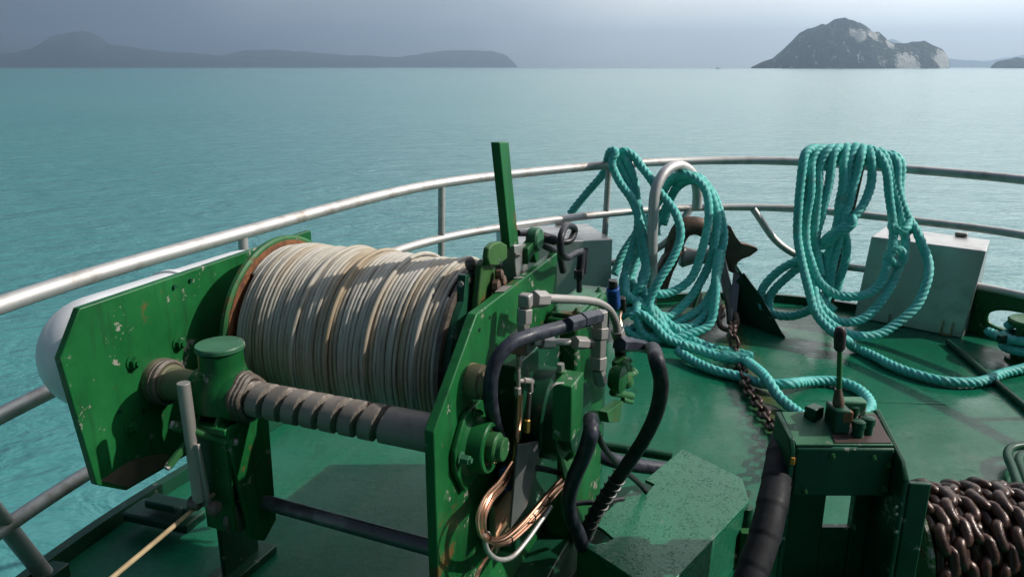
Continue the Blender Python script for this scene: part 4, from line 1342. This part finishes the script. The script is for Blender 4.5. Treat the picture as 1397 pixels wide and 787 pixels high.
# bollard
bo = thing('bollard', 'squat green mooring bollard with a broad cap beside the oval hole', 'bollard', gz(1398, 492, 0))
MB().lathe((0, 0, 0), (0, 0, 1), [(0, .10), (.015, .10), (.02, .075), (.20, .07), (.215, .115), (.235, .12), (.245, .11), (.25, 0)], 32).build('post', M['green'], bo, angle=30)
MB().cyl((-.17, 0, .13), (.17, 0, .13), .024, 14).build('horn', M['green_dark'], bo)
# rod on deck
o = MB().cyl(gz(1293, 466, .02), gz(1420, 572, .02), 0.017, 12).build('deck_rod', M['green_dark'])
tag(o, 'dark green rod lying on deck from the box latch outboard', 'rod')
# bent green pipe frame at the right edge
pf = thing('bent_pipes', 'bent green pipe frame standing on deck behind the chain drum', 'pipe frame')
for k_, (dx, dz) in enumerate(((0, 0), (0.055, -0.03))):
    a, b, c = gz(1392 + k_ * 12, 668, .05), gz(1372 + k_ * 16, 612 + k_ * 10, .06), gz(1440, 600 + k_ * 12, .06)
    MB().tube(spline([a, (a + b) / 2, b + (a - b) * .15, b + (c - b) * .12, (b + c) / 2, c], .01), .018, 12).build('pipe', M['green_dark'], pf)

# ================================================================== ANCHOR GEAR
ca_ = thing('chain_cheeks', 'pair of dark green cheek plates guiding the chain to the bow roller', 'chain guide')
def vplate(pts, thick, name, mat='green_dark', parent=ca_):
    pts = [Vector(p) for p in pts]
    nn = (pts[1] - pts[0]).cross(pts[2] - pts[0]).normalized() * thick / 2
    return MB().prism([p - nn for p in pts], [p + nn for p in pts]).build(name, M[mat], parent, bevel=0.002)
vplate([gz(1071, 461, .002), gy(1041, 408, 4.58), gy(1015, 372, 4.71), gy(1004, 384, 4.74), gz(1003, 437, .002)], 0.014, 'cheek_plate')
vplate([gz(1071, 461, .002), gz(1008, 420, .002) + Vector((0.05, 0, 0)), gy(1003, 361, 4.78)], 0.012, 'cheek_plate')
vplate([gz(925, 470, .002), gy(903, 432, 4.60), gy(940, 402, 4.80), gy(981, 398, 4.95), gz(990, 430, .002)], 0.014, 'cheek_plate')
MB().cyl(gz(940, 440, 0.0), gy(962, 372, 4.75), .012, 10).build('stay', M['green_pale'], ca_)
MB().lathe(gy(927, 350, 5.05), (1, 0, 0), [(0, .06), (.02, .075), (.10, .05), (.18, .05), (.26, .075), (.28, .06)], 28).build('bow_roller', M['galv'], ca_)
MB().bar(gy(1006, 372, 4.78), gy(998, 438, 4.60), .05, .03).build('chain_stopper', M['dark_steel'], ca_, bevel=.004)

an = thing('anchor', 'rusty claw anchor stowed in the bow roller behind the rope', 'anchor')
def sweep(pts, radii, flat, name, mat='rust_anchor', parent=an):
    path = spline(pts, .02)
    m_ = MB()
    T2, N2, B2 = frames(path)
    n_ = 10
    v_, f_ = [], []
    for i_ in range(len(path)):
        u = i_ / (len(path) - 1) * (len(radii) - 1)
        k_ = min(int(u), len(radii) - 2)
        rr = radii[k_] * (1 - (u - k_)) + radii[k_ + 1] * (u - k_)
        fl = flat[k_] * (1 - (u - k_)) + flat[k_ + 1] * (u - k_)
        for j in range(n_):
            a = 2 * math.pi * j / n_
            v_.append(path[i_] + N2[i_] * math.cos(a) * rr + B2[i_] * math.sin(a) * rr * fl)
    for i_ in range(len(path) - 1):
        for j in range(n_):
            l = (j + 1) % n_
            f_.append((i_ * n_ + j, i_ * n_ + l, (i_ + 1) * n_ + l, (i_ + 1) * n_ + j))
    f_ += [tuple(range(n_ - 1, -1, -1)), tuple(range((len(path) - 1) * n_, len(path) * n_))]
    m_.add(v_, f_)
    return m_.build(name, M[mat], parent, angle=50)
YA = 5.05
sweep([gy(903, 408, 4.92), gy(911, 370, 4.98), gy(920, 335, YA), gy(932, 312, YA), gy(949, 308, YA), gy(962, 313, YA), gy(978, 332, YA), gy(994, 346, YA)], [.02, .03, .045, .062, .068, .06, .05, .04], [.5, .5, .55, .6, .6, .6, .6, .5], 'claw_arm')
# right fluke: a faceted blade
fl_o = [gy(x, y, 4.98) for x, y in ((986, 336), (990, 318), (996, 308), (1003, 322), (1010, 331), (1020, 333), (1032, 337), (1033, 341), (1022, 349), (1011, 353), (1005, 358), (1004, 374), (995, 370))]
nn = Vector((0, 1, 0))
m = MB()
m.prism([p - nn * .02 for p in fl_o], [p + nn * .03 + Vector((-.012, 0, .005)) for p in fl_o])
m.build('fluke', M['rust_anchor'], an, bevel=.004)
fl_l = [gy(x, y, 5.0) for x, y in ((893, 372), (905, 350), (918, 338), (930, 342), (922, 362), (905, 395), (893, 408))]
m = MB()
m.prism([p - nn * .03 for p in fl_l], [p + nn * .06 for p in fl_l])
m.build('fluke', M['rust_anchor'], an, bevel=.012)
sweep([gy(972, 318, 5.02), gy(980, 345, 4.95), gy(990, 385, 4.8), gy(996, 418, 4.68), gy(997, 440, 4.58)], [.055, .05, .045, .04, .03], [.5, .5, .5, .6, .8], 'shank', 'dark_steel')
sh = [gy(986, 418, 4.62), gy(980, 432, 4.56), gy(984, 446, 4.50), gy(996, 450, 4.47), gy(1005, 443, 4.50), gy(1004, 428, 4.58)]
MB().tube(spline(sh, .01), .017, 10).build('shackle', M['rust_anchor'], an)

# chain
def link_mesh(L, W, r, name='link', nseg=14, nr=7):
    path = []
    h = L / 2 - W / 2
    for i_ in range(nseg):
        a = 2 * math.pi * i_ / nseg
        x = (W / 2 - r) * math.cos(a)
        y = (W / 2 - r) * math.sin(a) + (h if math.sin(a) >= 0 else -h)
        path.append(Vector((x, y, 0)))
    return MB().tube(path, r, nr, closed=True).mesh(name, angle=180)
LINK = link_mesh(0.094, 0.066, 0.0105)
LINK.materials.append(M['rust_chain'])
LINK_BIG = link_mesh(0.100, 0.073, 0.0165, nr=9, nseg=18)
LINK_BIG.materials.append(M['rust_chain'])
def lay_chain(path, parent, pitch=0.062, roll0=0.0, roll1=math.pi / 2, up=None, jitter=0.06, link=None):
    cum = [0.0]
    for a, b in zip(path, path[1:]):
        cum.append(cum[-1] + (b - a).length)
    n_ = int(cum[-1] / pitch)
    for i_ in range(n_):
        u = (i_ + 0.5) * pitch
        k_ = max(j for j in range(len(cum)) if cum[j] <= u)
        k_ = min(k_, len(path) - 2)
        f = (u - cum[k_]) / max(1e-6, cum[k_ + 1] - cum[k_])
        p = path[k_] * (1 - f) + path[k_ + 1] * f
        t_ = (path[k_ + 1] - path[k_]).normalized()
        uu = up(p) if up else Vector((0, 0, 1))
        uu = (uu - t_ * uu.dot(t_)).normalized()
        x_ = t_.cross(uu)
        Mx = Matrix((x_, t_, uu)).transposed().to_4x4()
        rl = (roll0 if i_ % 2 == 0 else roll1) + random.uniform(-jitter, jitter)
        o_ = bpy.data.objects.new('link', link or LINK)
        col.objects.link(o_)
        o_.parent = parent
        o_.matrix_local = Matrix.Translation(p) @ Mx @ Matrix.Rotation(rl, 4, 'Y')
ac = thing('anchor_chain', 'rusty anchor chain running across the deck from the bow to the windlass', 'chain')
chp = spline([gy(1000, 440, 4.50), gz(1000, 462, .10), gz(1005, 478, .04), gz(1013, 508, .036), gz(1020, 530, .036), gz(1038, 556, .036), gz(1056, 584, .036), gz(1078, 612, .12), gz(1100, 640, .25)], .02)
lay_chain(chp, ac, roll0=R(40), roll1=R(-50), jitter=.1)

# chain drum at bottom right
WXC, WYC, WZC, WRC = 1.62, 2.0, 0.20, 0.135
cd = thing('chain_drum', 'windlass drum carrying the wound anchor chain beside the lever stand', 'windlass drum', (0, 0, 0))
MB().lathe((1.19, WYC, WZC), (1, 0, 0), [(0, .125), (.90, .125)], 40).build('drum_core', M['rust_chain'], cd)
MB().lathe((1.165, WYC, WZC), (1, 0, 0), [(0, .05), (0, .185), (.005, .19), (.013, .19), (.018, .185), (.018, .05)], 48).build('drum_flange', M['green_yel'], cd, angle=25)
MB().lathe((2.09, WYC, WZC), (1, 0, 0), [(0, .05), (0, .32), (.018, .32), (.018, .05)], 48).build('drum_flange', M['green_dark'], cd, angle=25)
for x in (1.20, 2.06):
    MB().box(x, x + .03, WYC - .1, WYC + .1, 0.001, WZC).build('drum_pedestal', M['green_dark'], cd)
wc = thing('wound_chain', 'wet brown anchor chain wound in rows round the windlass drum', 'chain')
for lyr, (rad_, nw_, x0_, dx_) in enumerate(((WRC + .004, 12, 1.215, .062), (WRC + .042, 14, 1.19, .059))):
    for k_ in range(nw_):
        x = x0_ + k_ * dx_
        arc = []
        rr_ = rad_ + .006 * math.sin(k_ * 1.7 + lyr)
        for i_ in range(60):
            a = R(-10) + R(205) * i_ / 59 + k_ * 0.17 + lyr * .2
            arc.append(Vector((x + 0.03 * i_ / 59 + .006 * math.sin(k_ * 3 + i_ * .2), WYC + rr_ * math.cos(a), WZC + rr_ * math.sin(a))))
        lay_chain(arc, wc, pitch=.058, roll0=R(36), roll1=R(-38), up=lambda p: Vector((0, p.y - WYC, p.z - WZC)), jitter=.18, link=LINK_BIG)

# ------------------------------------------------------------------ lever stand by the windlass
ls = thing('lever_stand', 'dark green windlass control stand with a lever on top', 'control stand')
def g3(px, py, Y):
    return gy(px, py, Y)
YF, YB = 1.86, 2.0
zt2 = 0.565
def xat(px, py, Y):
    return gy(px, py, Y).x
# left upright plate
A = g3(1086, 618, YF)
xl = A.x
def sidepl(x0, x1, poly, name='side_plate', mat='green_dark'):
    return MB().prism([Vector((x0, y, z)) for y, z in poly], [Vector((x1, y, z)) for y, z in poly]).build(name, M[mat], ls, bevel=.004)
xr = g3(1218, 640, YF).x
ztop = g3(1150, 612, YF).z
zlow = g3(1150, 677, YF).z
sidepl(xl - .016, xl, [(YF, 0.001), (YF, ztop - .01), (YF + .02, ztop + .02), (YB, ztop + .045), (YB, 0.001)])
sidepl(xr, xr + .016, [(YF - .06, 0.001), (YF - .06, ztop - .06), (YF - .03, ztop - .02), (YB, ztop + .05), (YB + .03, ztop + .03), (YB, .001)])
# front plate with bolts
fpn = MB()
fpn.box(xl + .001, xr - .001, YF, YF + .012, zlow, ztop)
fpo = fpn.build('front_plate', M['green_dark'], ls, bevel=.006)
for px, py in ((1136, 622), (1192, 624), (1212, 634), (1207, 666), (1098, 670)):
    q = g3(px, py, YF)
    bolt(q.x, YF, q.z, .0055, .003, (0, -1, 0), fpo, 'green_worn')
# right outer flange strip
MB().box(xr + .017, xr + .075, YF - .062, YF - .046, .001, ztop - .07).build('flange_strip', M['green_dark'], ls, bevel=.004)
for k_, py in enumerate((690, 700, 724)):
    q = g3(1222, py, YF - .062)
    bolt(q.x, YF - .062, q.z, .0045, .002, (0, -1, 0), ls, 'galv', False)
# top plate, rear cross plate
tpz = ztop + .012
MB().prism([Vector((xl + .002, YF + .012, ztop - .002)), Vector((xr - .002, YF + .012, ztop - .002)), Vector((xr - .002, YB, ztop + .036)), Vector((xl + .002, YB, ztop + .036))],
           [Vector((xl + .002, YF + .012, ztop + .006)), Vector((xr - .002, YF + .012, ztop + .006)), Vector((xr - .002, YB, ztop + .044)), Vector((xl + .002, YB, ztop + .044))]).build('top_plate', M['green_pale'], ls, bevel=.002)
MB().box(xl + .001, xl + .135, YB - .06, YB - .03, .001, ztop - .02).build('inner_post', M['green_dark'], ls, bevel=.003)
MB().box(xr - .05, xr - .002, YB - .06, YB - .03, .001, ztop - .02).build('inner_post', M['green_dark'], ls, bevel=.003)
MB().box(xl + .136, xr - .051, YB - .055, YB - .035, .001, ztop - .30).build('back_plate', M['green_dark'], ls, bevel=.002)
MB().prism([Vector((xl + .11, YF + .016, ztop + .0072)), Vector((xr - .006, YF + .016, ztop + .0072)), Vector((xr - .006, YB - .02, ztop + .0425)), Vector((xl + .12, YB - .02, ztop + .0425))],
           [Vector((xl + .11, YF + .016, ztop + .0102)), Vector((xr - .006, YF + .016, ztop + .0102)), Vector((xr - .006, YB - .02, ztop + .0455)), Vector((xl + .12, YB - .02, ztop + .0455))]).build('rusty_plate', plain('brown_rust_stain', (0.085, 0.05, 0.04), 0.4), ls)
MB().box(xl, xr, YF - .02, YB, 0.001, 0.11).build('foot_box', M['green_dark'], ls, bevel=.004)
q = g3(1084, 628, YF)
MB().obox(Vector((xl - .008, YF - .003, q.z)), .012, .006, .022).build('tag', M['orange'], ls, bevel=.002)
# valve on top with lever
cv = g3(1140, 588, 1.94)
zb = ztop + .02
lv = MB().obox(Vector((cv.x, 1.94, zb + .035)), .045, .07, .07).build('lever_valve', M['green_dark'], ls, bevel=.005)
MB().obox(Vector((cv.x + .012, 1.915, zb + .05)), .03, .02, .035).build('valve_cover', M['rust'], lv, bevel=.003)
for dx, dy, hh_ in ((.045, -.035, .045), (.075, -.025, .05), (.055, .03, .06)):
    MB().lathe((cv.x + dx, 1.94 + dy, zb - .005), (0, 0, 1), [(0, .016), (hh_ * .6, .016), (hh_ * .6 + .002, .019), (hh_, .018), (hh_ + .003, .012)], 10).build('valve_nut', M['green_dark'], lv)
MB().obox(Vector((cv.x + .05, 1.98, zb + .05)), .08, .04, .045).build('valve_head', M['green_pale'], lv, bevel=.006)
MB().obox(Vector((cv.x - .05, 1.98, zb + .03)), .045, .035, .04, Matrix.Rotation(.6, 3, 'Z')).build('valve_cap', M['green_dark'], lv, bevel=.004)
l0, l1, l2 = Vector((cv.x, 1.94, zb + .06)), gy(1143, 500, 1.945), gy(1146, 470, 1.945)
MB().lathe(l0, l1 - l0, [(0, .014), (.02, .016), (.05, .011), (.06, .0095)], 12).build('lever_boot', M['rust_anchor'], lv)
MB().cyl(l0, l2, .0072, 10).build('lever_rod', M['green_worn'], lv)
MB().lathe(gy(1145, 478, 1.945), gy(1147, 440, 1.945) - gy(1145, 478, 1.945), [(0, .010), (.006, .0145), (.05, .0165), (.062, .014), (.068, .008)], 16).build('lever_grip', M['knob'], lv)
# fat ribbed hose left of the stand
rh = [gy(1072, 598, 2.02), gy(1066, 620, 1.96), gy(1060, 655, 1.88), gy(1052, 695, 1.80), gy(1042, 735, 1.74), gy(1026, 780, 1.68), gy(1010, 830, 1.62)]
rpth = spline(rh, .006)
t_ = thing('wrapped_hose', 'fat black tape-wrapped hose beside the lever stand', 'hose')
rad = [.040 + .0022 * (((i_ % 14) / 14.0)) for i_ in range(len(rpth))]
MB().tube(rpth, rad, 18).build('hose_tube', M['wrap'], t_, angle=50)

# ================================================================== TEAL ROPES
def rope_mesh(m_, pts, r, lay=None, step=0.011, wobble=0.012):
    path = spline(pts, step)
    # light resampling to even steps
    cum = [0.0]
    for a, b in zip(path, path[1:]):
        cum.append(cum[-1] + (b - a).length)
    n_ = max(3, int(cum[-1] / step))
    out_, k_ = [], 0
    for i_ in range(n_ + 1):
        u = cum[-1] * i_ / n_
        while k_ < len(cum) - 2 and cum[k_ + 1] < u:
            k_ += 1
        f = (u - cum[k_]) / max(1e-7, cum[k_ + 1] - cum[k_])
        out_.append(path[k_] * (1 - f) + path[k_ + 1] * f)
    sd = random.uniform(0, 50)
    path = smooth_path([p + Vector((mnoise.noise(Vector((i_ * step * 5, sd, 0))), mnoise.noise(Vector((i_ * step * 5, sd, 9))), mnoise.noise(Vector((i_ * step * 5, sd, 17))) * (1.0 if p.z > .12 else 0.0))) * wobble for i_, p in enumerate(out_)], 3)
    lay = lay or r * 5.0
    T2, N2, B2 = frames(path)
    nseg = 20
    a_, b_ = r * 0.41, r * 0.59
    prof_ = []
    for j in range(nseg):
        th_ = 2 * math.pi * j / nseg
        ph = (th_ + math.pi / 4) % (math.pi / 2) - math.pi / 4
        prof_.append(a_ * math.cos(ph) + math.sqrt(max(0, b_ * b_ - (a_ * math.sin(ph)) ** 2)))
    v_, f_ = [], []
    for i_, p in enumerate(path):
        tw = 2 * math.pi * (i_ * step) / lay
        wob = 1 + 0.05 * mnoise.noise(p * 9)
        for j in range(nseg):
            th_ = 2 * math.pi * j / nseg
            q_ = (N2[i_] * math.cos(th_ + tw) + B2[i_] * math.sin(th_ + tw)) * prof_[j] * wob
            v_.append(p + q_)
    for i_ in range(len(path) - 1):
        for j in range(nseg):
            l = (j + 1) % nseg
            f_.append((i_ * nseg + j, i_ * nseg + l, (i_ + 1) * nseg + l, (i_ + 1) * nseg + j))
    f_ += [tuple(range(nseg - 1, -1, -1)), tuple(range((len(path) - 1) * nseg, len(path) * nseg))]
    m_.add(v_, f_)
    return path, T2, N2, B2
def fuzz(m_, fr_, r, dens, lmin=.006, lmax=.02, wid=.0007):
    path, T2, N2, B2 = fr_
    for _ in range(int(dens * len(path))):
        i_ = random.randrange(len(path))
        a = random.uniform(0, 2 * math.pi)
        d_ = N2[i_] * math.cos(a) + B2[i_] * math.sin(a)
        p = path[i_] + d_ * r * .85
        e = (d_ + T2[i_] * random.uniform(-1.4, 1.4) + Vector((0, 0, random.uniform(-.4, .3)))).normalized() * random.uniform(lmin, lmax)
        s_ = T2[i_].cross(d_) * wid
        m_.add([p - s_, p + s_, p + e * .6 + s_ * .7 + Vector((0, 0, -.0012)), p + e + Vector((0, 0, -.003))], [(0, 1, 2), (0, 2, 3)])
RP = 0.028
def zpath(lst, ox, oy, sc, Y):
    """points read off an enlarged crop; Y gives the distance of each"""
    out_ = []
    for i_, p in enumerate(lst):
        yy = p[2] if len(p) > 2 else Y
        out_.append(gy(ox + p[0] / sc, oy + p[1] / sc, yy))
    return out_
# left coil on hoop and pin
LC = lambda l_, Y=4.6: zpath(l_, 760, 180, 2.622, Y)
m = MB()
fz = MB()
paths = [
    LC([(48, 292, 5.10), (110, 215, 5.05), (165, 145, 4.98), (178, 95, 4.90), (192, 66, 4.83), (212, 70, 4.80), (196, 110, 4.79), (215, 165, 4.78), (262, 230, 4.74), (288, 300, 4.70), (312, 385, 4.66), (322, 470, 4.62), (300, 540, 4.58), (330, 610, 4.52), (395, 680, 4.44), (470, 735, 4.36), (560, 775, 4.28), (650, 790, 4.2), (690, 800, 4.15)]),
    LC([(262, 610, 4.55), (232, 560, 4.62), (246, 490, 4.68), (275, 410, 4.72), (290, 330, 4.75), (285, 240, 4.79), (272, 150, 4.82), (240, 90, 4.84), (222, 74, 4.86), (238, 68, 4.84), (275, 88, 4.82), (305, 130, 4.79), (362, 205, 4.70), (418, 280, 4.60), (442, 365, 4.55), (408, 460, 4.50), (358, 550, 4.46), (332, 610, 4.44), (362, 680, 4.38), (420, 740, 4.34), (500, 770, 4.28), (600, 800, 4.2)]),
    # loops over the hoop
    LC([(205, 510, 4.80), (232, 445, 4.84), (270, 380, 4.90), (330, 300, 4.96), (375, 225, 4.92), (420, 160, 4.84), (470, 152, 4.78), (520, 190, 4.72), (542, 260, 4.66), (535, 350, 4.62), (515, 440, 4.58), (480, 520, 4.55), (430, 565, 4.53), (370, 580, 4.50), (330, 565, 4.5)]),
    LC([(360, 375, 4.96), (345, 300, 4.99), (370, 220, 4.94), (430, 165, 4.86), (500, 165, 4.80), (555, 215, 4.74), (585, 300, 4.70), (592, 390, 4.66), (575, 480, 4.62), (560, 570, 4.56), (540, 640, 4.50), (490, 690, 4.44), (430, 700, 4.42), (360, 690, 4.42), (290, 690, 4.44), (250, 720, 4.45)]),
    LC([(245, 590, 4.70), (262, 520, 4.78), (300, 430, 4.88), (340, 370, 4.95), (390, 270, 4.97), (430, 195, 4.90), (490, 160, 4.80), (540, 200, 4.73), (570, 290, 4.68), (568, 380, 4.64), (545, 470, 4.60), (500, 560, 4.55), (440, 630, 4.50), (400, 660, 4.47), (330, 650, 4.47), (270, 640, 4.48), (230, 660, 4.5)]),
    LC([(262, 660, 4.40), (300, 650, 4.38), (350, 690, 4.34), (390, 735, 4.30), (450, 765, 4.25), (520, 790, 4.2)]),
    LC([(300, 600, 4.46), (285, 640, 4.40), (310, 720, 4.36), (380, 745, 4.33), (480, 720, 4.36), (545, 690, 4.40), (568, 600, 4.46), (572, 500, 4.52), (580, 420, 4.58)]),
    LC([(225, 610, 4.60), (240, 540, 4.66), (262, 470, 4.72), (300, 400, 4.76), (308, 330, 4.76), (292, 270, 4.78), (268, 215, 4.80), (250, 160, 4.82), (226, 110, 4.84), (215, 80, 4.86)]),
    LC([(215, 560, 4.64), (252, 600, 4.58), (290, 560, 4.55), (318, 500, 4.6), (306, 430, 4.66), (296, 350, 4.72)]),
    LC([(240, 700, 4.40), (270, 725, 4.38), (330, 735, 4.35), (380, 700, 4.38), (345, 640, 4.42), (290, 610, 4.46), (250, 580, 4.5), (245, 520, 4.58)]),
    LC([(380, 330, 4.97), (400, 250, 4.95), (440, 190, 4.90), (505, 175, 4.80), (560, 240, 4.73), (580, 330, 4.69), (584, 430, 4.65), (570, 530, 4.60), (530, 610, 4.54), (470, 660, 4.49), (410, 690, 4.46)]),
    LC([(310, 310, 4.99), (275, 375, 4.98), (255, 440, 4.90), (265, 530, 4.76), (300, 600, 4.62), (310, 650, 4.5)]),
]
frs = [rope_mesh(m, p, RP) for p in paths]
# the tail that leaves the pile, frays, and loops on the deck
g = lambda px, py, z=RP: gz(px, py, z)
tail = [gz(925, 478, .05), gz(945, 492, .035), gz(975, 505, .03), gz(1010, 514, .03), gz(1040, 523, .035), gz(1075, 524, .06), gz(1110, 519, .03), gz(1145, 521, .03), gz(1172, 532, .03), gz(1186, 550, .03), gz(1180, 568, .03), gz(1160, 580, .03), gz(1130, 586, .03)]
frs.append(rope_mesh(m, tail, RP))
tail2 = [gz(930, 470, .09), gz(960, 480, .06), gz(990, 489, .05), gz(1015, 492, .06), gz(1034, 504, .09), gz(1048, 520, .095), gz(1062, 540, .05), gz(1085, 560, .03), gz(1108, 574, .03), gz(1130, 585, .03)]
frs.append(rope_mesh(m, tail2, RP))
for f_ in frs:
    fuzz(m, f_, RP, 2.2)
# frayed whipping
fray = [gz(985, 486, .06), gz(1003, 488, .065), gz(1024, 486, .07)]
fp_ = spline(fray, .01)
mb2 = MB()
ff3 = rope_mesh(mb2, [gz(985, 486, .06), gz(1003, 489, .062), gz(1026, 488, .07)], .036)
fuzz(m, ff3, .036, 60, .012, .045, .0011)
m.add(mb2.v, mb2.f)
o = m.build('mooring_rope', M['rope'], angle=180)
tag(o, 'teal mooring rope hung over the inverted U pipe with its frayed end on deck', 'rope')

# right coil on the flat post
RC = lambda l_, Y=4.6: zpath(l_, 1020, 180, 2.623, Y)
m = MB()
paths = [
    RC([(270, 130, 4.80), (262, 75, 4.76), (240, 62, 4.66), (205, 80, 4.60), (190, 200, 4.56), (176, 310, 4.52), (184, 430, 4.46), (212, 560, 4.36), (245, 650, 4.28), (300, 715, 4.18), (350, 745, 4.1)]) +
    [gz(1165, 474, .03), gz(1200, 490, .03), gz(1240, 507, .03), gz(1285, 519, .03), gz(1330, 521, .03), gz(1375, 508, .03), gz(1410, 498, .04), gz(1435, 470, .06)],
    RC([(300, 120, 4.78), (285, 68, 4.72), (255, 65, 4.64), (232, 110, 4.60), (222, 240, 4.56), (210, 340, 4.53), (218, 440, 4.48), (255, 540, 4.42), (325, 590, 4.38), (405, 590, 4.36), (470, 550, 4.37), (500, 480, 4.40), (520, 400, 4.44), (525, 320, 4.50), (505, 220, 4.55), (490, 130, 4.60), (450, 65, 4.66), (420, 70, 4.75)]),
    RC([(330, 110, 4.78), (318, 62, 4.72), (290, 60, 4.64), (262, 120, 4.61), (252, 230, 4.58), (240, 330, 4.56), (246, 430, 4.54), (262, 520, 4.52)]),
    RC([(345, 120, 4.78), (335, 58, 4.70), (310, 75, 4.62), (290, 180, 4.60), (268, 290, 4.58), (244, 390, 4.56), (262, 412, 4.54), (300, 380, 4.52), (345, 352, 4.50), (380, 325, 4.50), (372, 300, 4.52)]),
    RC([(470, 120, 4.75), (500, 85, 4.68), (532, 100, 4.62), (535, 190, 4.58), (562, 290, 4.52), (615, 380, 4.44), (645, 470, 4.36), (630, 565, 4.28), (570, 655, 4.22), (480, 720, 4.18), (380, 728, 4.18), (300, 690, 4.24), (255, 640, 4.30), (235, 560, 4.38)]),
    RC([(445, 110, 4.76), (470, 70, 4.70), (500, 105, 4.63), (520, 200, 4.58), (545, 300, 4.52), (562, 395, 4.46), (540, 500, 4.40), (485, 600, 4.34), (410, 672, 4.30), (335, 682, 4.30), (275, 640, 4.34), (248, 580, 4.40)]),
    RC([(360, 100, 4.74), (355, 52, 4.68), (345, 110, 4.62), (340, 200, 4.60), (325, 290, 4.58), (330, 370, 4.56), (310, 460, 4.54), (290, 560, 4.52), (275, 625, 4.5)]),
    RC([(400, 120, 4.76), (410, 55, 4.70), (405, 90, 4.62), (385, 170, 4.60), (362, 250, 4.58), (345, 320, 4.55), (355, 400, 4.56), (335, 500, 4.55), (315, 590, 4.54)]),
    RC([(425, 110, 4.76), (430, 60, 4.70), (440, 95, 4.62), (442, 170, 4.60), (420, 250, 4.56), (385, 300, 4.53), (330, 345, 4.51), (285, 375, 4.52), (262, 400, 4.53)]),
    RC([(300, 440, 4.60), (230, 440, 4.62), (170, 465, 4.64), (100, 510, 4.66), (55, 560, 4.66), (50, 610, 4.62), (90, 650, 4.56), (150, 660, 4.52), (215, 645, 4.46), (240, 620, 4.42)]),
    RC([(290, 470, 4.64), (220, 465, 4.66), (160, 500, 4.66), (110, 545, 4.66), (75, 600, 4.64), (80, 640, 4.6)]),
    RC([(285, 110, 4.80), (275, 60, 4.72), (248, 75, 4.64), (214, 150, 4.62), (204, 260, 4.59), (194, 360, 4.56), (200, 450, 4.50), (228, 540, 4.44), (262, 600, 4.40), (310, 640, 4.36)]),
    RC([(380, 110, 4.78), (385, 52, 4.70), (372, 100, 4.63), (356, 190, 4.61), (335, 270, 4.59), (318, 340, 4.57), (296, 420, 4.56), (282, 500, 4.55), (278, 580, 4.52)]),
    RC([(480, 110, 4.76), (515, 80, 4.68), (548, 110, 4.63), (545, 200, 4.59), (550, 280, 4.54), (590, 360, 4.48), (585, 330, 4.5)]),
    RC([(495, 480, 4.42), (512, 430, 4.42), (545, 420, 4.41), (560, 450, 4.41), (535, 475, 4.40), (505, 455, 4.39)]),
    RC([(540, 300, 4.55), (520, 340, 4.48), (560, 350, 4.45), (580, 320, 4.5)]),
]
frs = [rope_mesh(m, p, RP) for p in paths]
for f_ in frs:
    fuzz(m, f_, RP, 2.2)
kn = rope_mesh(MB(), RC([(525, 300, 4.46), (530, 350, 4.42), (520, 440, 4.38)]), .05)
fuzz(m, kn, .035, 45, .01, .03, .001)
o = m.build('mooring_rope', M['rope'], angle=180)
tag(o, 'teal mooring rope hung in long loops on the flat post before a steel box', 'rope')
# rope on the bollard
m = MB()
bl = bo.location
turns = [Vector((bl.x + .115 * math.cos(a), bl.y + .115 * math.sin(a), .05 + .028 * a / 3.14)) for a in np.linspace(2.2, 2.2 + 4 * math.pi, 40)]
fr_ = rope_mesh(m, [gz(1348, 452, .10), gz(1360, 458, .11), gz(1378, 466, .12)] + turns, RP)
fuzz(m, fr_, RP, 2)
o = m.build('mooring_rope', M['rope'], angle=180)
tag(o, 'teal mooring rope turned round the squat bollard', 'rope')

# weld seam on the deck
o = MB().tube(spline([gz(1095, 546, .0), gz(1180, 548, .0), gz(1290, 552, 0.0)], .05), .0035, 6).build('weld_seam', M['green_wet'])
tag(o, 'thin raised weld line across the open deck', 'weld seam')

# ================================================================== HAZE
hzm = bpy.data.materials.new('haze_air')
hzm.use_nodes = True
ht_ = hzm.node_tree
ht_.nodes.clear()
ho = ht_.nodes.new('ShaderNodeOutputMaterial')
pv = ht_.nodes.new('ShaderNodeVolumePrincipled')
pv.inputs['Color'].default_value = (0.58, 0.78, 1.0, 1)
pv.inputs['Density'].default_value = 0.00022
pv.inputs['Anisotropy'].default_value = 0.6
ht_.links.new(pv.outputs[0], ho.inputs['Volume'])
mb = MB()
mb.box(-9800, 9800, -9800, 9800, SEA - 1.5, 420)
o = mb.build('haze', hzm, smooth=False)
tag(o, 'thin pale rain haze over the sea', 'haze', kind='stuff')
